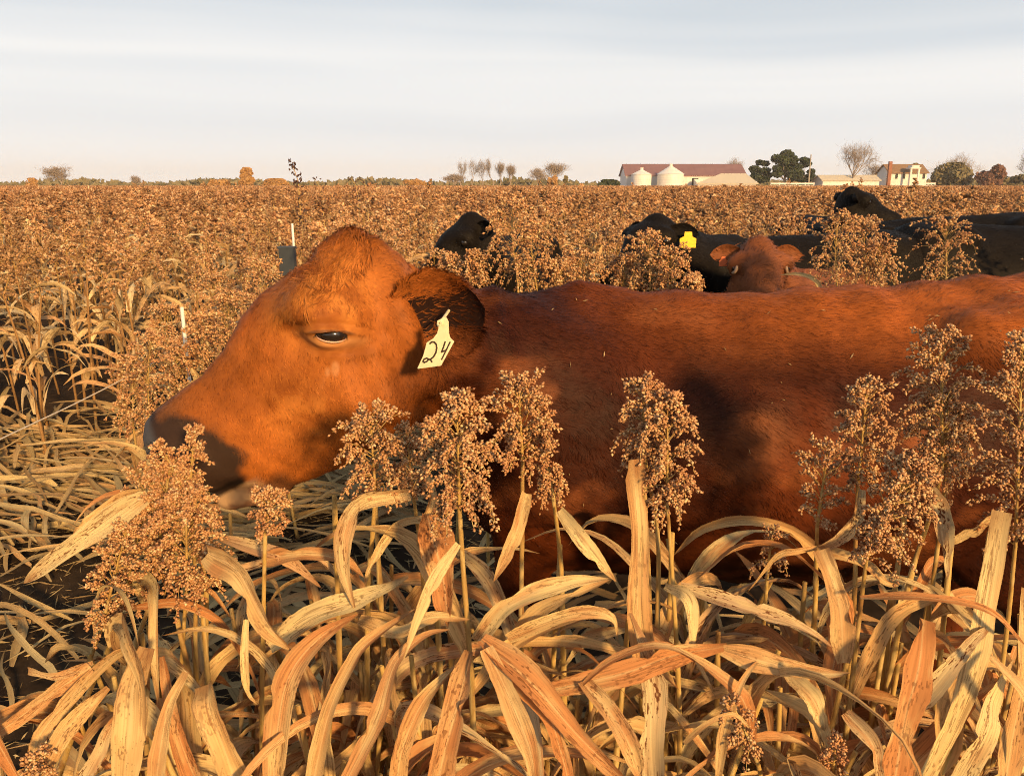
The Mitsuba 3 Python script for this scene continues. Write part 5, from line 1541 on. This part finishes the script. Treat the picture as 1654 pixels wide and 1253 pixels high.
# more plants of the same stand: lower, behind and between the ones above, their heads lost or eaten
lows = np.random.default_rng(31)
n_low = 0
for i in range(240):
    px, y = lows.uniform(130, 1700), lows.uniform(1.02, 1.55)
    if px < 330 and y > 1.3:
        continue
    if n_low >= 88:
        break
    n_low += 1
    ztop = lows.uniform(0.50, 0.80) + (0.05 if px > 1100 else 0)
    b = np.array([at(px, 900, y)[0], y, -0.03])
    where = ("in the tangle below the red cow's head" if px < 560 else "in the tangle before the red cow's shoulder" if px < 1050 else "in the tangle before the red cow's flank") + (", nearest the viewer" if y < 1.25 else ", close to the cow")
    key = thing("headless_sorghum_plant", "leafy headless sorghum plant " + where, "sorghum plant", "headless plants " + where)
    st = curve([b, b + [lows.normal(0, .02), 0, ztop * 0.5], b + [lows.normal(0, .05), lows.normal(0, .03), ztop]], 12)
    scene[key + "__stalk"] = shape(tube(st, np.linspace(0.0065, 0.004, 12), 7, int(lows.integers(900))), "stalk_material")
    az = lows.uniform(0, 6.28)
    for j in range(6):
        az += math.pi + lows.normal(0, 0.6)
        o = st[min(11, 4 + j)]
        c = arch(lows, o, az, lows.uniform(0.26, 0.50), lows.uniform(50, 80), lows.uniform(-88, -45), lows.uniform(0.7, 1.3), 6, 22)
        c[:, 1] = np.minimum(c[:, 1], 1.62)
        leaf_on(key, c, lows.uniform(0.014, 0.042), lows, (math.cos(az) * 0.4, math.sin(az) * 0.4 - 0.3, 0.85), (lows.uniform(-40, 40), lows.uniform(-90, 90)), 16)

for px, top, y in [(540, 800, 1.3), (606, 815, 1.34), (700, 840, 1.28), (722, 850, 1.32), (1015, 1000, 1.2), (1086, 860, 1.3), (1040, 770, 1.3), (1470, 760, 1.32), (1538, 870, 1.3), (1600, 860, 1.2), (325, 960, 1.3), (286, 1000, 1.2), (240, 1010, 1.3), (905, 880, 1.34), (1160, 1020, 1.25), (1300, 940, 1.35), (1440, 960, 1.3)]:
    r_ = np.random.default_rng(px)
    key = thing("bare_stalk", "bare upright sorghum stalk before the red cow's " + ("head" if px < 600 else "neck and shoulder" if px < 1100 else "flank"), "stalk", "bare stalks before the red cow's " + ("head" if px < 600 else "neck and shoulder" if px < 1100 else "flank"))
    b = np.array([at(px, 1000, y)[0] + r_.normal(0, 0.03), y, -0.03])
    e = at(px, top, y)
    s_ = np.linspace(0, 1, 20)
    nodes = np.abs((s_ * 5 + r_.uniform()) % 1 - 0.5) > 0.42
    scene[key] = shape(tube(curve([b, (b + e) / 2 + r_.normal(0, 0.012, 3), e], 20), np.linspace(0.0062, 0.0042, 20) * (1 + 0.25 * nodes), 8, int(r_.integers(900))), "stalk_material")

# plants rising just behind the red cow, in front of the herd, and by its nose
BK = [((828, 332), (835, 440), 90, 3.0, "tall pale sorghum plant hiding the left black cow, on a straight bare stalk"), ((855, 372), (868, 470), 80, 3.1, "bushy sorghum plant beside the left black cow"),
      ((768, 412), (760, 475), 56, 3.0, "sorghum plant in front of the left black cow's muzzle"), ((728, 415), (722, 475), 46, 3.1, "low sorghum plant left of the black cow's muzzle"),
      ((1045, 385), (1050, 470), 86, 3.1, "sorghum plant hiding the muzzle of the yellow-tagged cow"), ((1082, 410), (1080, 480), 70, 3.0, "sorghum plant under the yellow tag"),
      ((1010, 420), (1000, 480), 60, 3.2, "small sorghum plant left of the yellow-tagged cow"), ((1355, 350), (1352, 460), 88, 3.2, "tall sorghum plant right of the calf"),
      ((1395, 362), (1400, 450), 84, 3.4, "full sorghum plant against the long-backed black cow"), ((1420, 400), (1424, 460), 70, 3.2, "sorghum plant at the round-rumped cow's tail"),
      ((1530, 362), (1528, 455), 90, 3.3, "broad sorghum plant against the round-rumped black cow"),
      
      ((940, 420), (935, 480), 80, 3.2, "sorghum plant behind the cow's withers"), ((905, 430), (900, 490), 70, 3.1, "low sorghum plant behind the cow's crest"),
      ((1120, 450), (1118, 480), 34, 2.9, "sorghum plant of which only the tip shows over the back"),
      ((244, 545), (240, 668), 96, 2.75, "dark shaded sorghum plant left of the cow's nose"), ((212, 580), (215, 690), 70, 2.85, "leftmost dark sorghum plant by the cow's nose"),
      ((290, 560), (280, 650), 80, 3.0, "dark sorghum plant in front of the white post"), ((330, 520), (325, 600), 84, 3.05, "sorghum plant above the cow's nose bridge"),
      ((372, 480), (368, 560), 84, 3.0, "sorghum plant beside the cow's forehead"), ((270, 500), (262, 560), 80, 3.6, "sorghum plant behind the dark ones"),
      ((420, 430), (415, 500), 80, 3.3, "sorghum plant at the cow's brow"), ((345, 450), (340, 520), 80, 3.7, "sorghum plant left of the brow")]
for tip, base, w, y, label in BK:
    r_ = np.random.default_rng(int(tip[0] + 3))
    key = thing("sorghum_plant", label, "sorghum plant")
    pb, pt = at(*base, y), at(*tip, y)
    nod = r_.normal(0, 0.02, 3)
    twig, grains = seed_head(r_, [pb, (pb + pt) / 2 + nod * 0.4, pt + nod * 0], w * y / 1300 / 2, 60, 20, 0.0042, 0.8, "oct", 0.013)
    foot = np.array([pb[0] + r_.normal(0, 0.06), y + r_.normal(0, 0.04), -0.03])
    st = curve([foot, (foot + pb) / 2 + r_.normal(0, 0.015, 3), pb], 12)
    scene[key + "__stalk"] = shape(tube(st, np.linspace(0.008, 0.004, 12), 7, int(r_.integers(900))), "stalk_material")
    hd = tag(add(key + "__seed_head", shape(twig, "stalk_material")))
    tag(add(hd + "__grains", shape(grains, "grain_material")), kind="stuff")
    az = r_.uniform(0, 6.28)
    for j in range(5):
        az += math.pi + r_.normal(0, 0.6)
        o = st[4 + j + (j > 2)]
        c = arch(r_, o, az, r_.uniform(0.3, 0.5), r_.uniform(50, 80), r_.uniform(-88, -45), r_.uniform(0.8, 1.4), 6, 14)
        leaf_on(key, c, r_.uniform(0.026, 0.044), r_, (math.cos(az) * 0.4, math.sin(az) * 0.4 - 0.3, 0.85), (r_.uniform(-40, 40), r_.uniform(-90, 90)), 12)

scene["dark_pod_material"] = matte((0.085, 0.05, 0.045), 0.8, 0.2)
# a lone tall weed and shoots above the field's top
for px, top, y, h_ in [(472, 266, 6.2, 60), (508, 288, 9.0, 30), (566, 288, 8.5, 26), (580, 290, 8.8, 22)]:
    r_ = np.random.default_rng(px)
    key = thing("tall_weed", "dark tall weed stalk rising above the skyline left of the cow's tuft" if px == 472 else "dark shoot just above the field's top edge, right of the tall weed", "weed", None if px == 472 else "shoots above the field")
    p1, p0 = at(px, top, y), at(px + 12, top + h_, y)
    foot = np.array([p0[0] + 0.05, y, -0.02])
    st = curve([foot, p0, (p0 + p1) / 2 + [0.02, 0, 0], p1], 16)
    scene[key + "__stalk"] = shape(tube(st, np.linspace(0.008, 0.003, 16), 6, 3), "stalk_material")
    n = 60 if px == 472 else 26
    k_ = r_.integers(10, 16, n)
    pp = st[k_] + r_.normal(0, 0.018, (n, 3)) + (st[np.minimum(k_ + 1, 15)] - st[k_]) * r_.uniform(0, 1, (n, 1))
    tag(add(key + "__pods", shape(tile(OCT_V, OCT_F, MID(OCT_V), pp, rand_rot(r_, n), np.stack([np.full(n, .008), np.full(n, .008), r_.uniform(.014, .028, n)], -1), r_.integers(0, 60, n) * 0 + 17), "dark_pod_material")), kind="stuff")

# ------------------------------------------------------------------ the hazy air over the field
scene["haze_air"] = {"type": "homogeneous", "albedo": {"type": "rgb", "value": [0.96, 0.96, 0.96]}, "sigma_t": 0.00024}
scene["haze"] = {"type": "cube", "to_world": T().translate([0, 1090, 24.0]).scale([1490, 1400, 26.0]), "bsdf": {"type": "null"}, "interior": {"type": "ref", "id": "haze_air"}}
tag("haze", "pale hazy air over the field", "haze", kind="stuff")
scene["camera"]["medium"] = {"type": "ref", "id": "haze_air"}
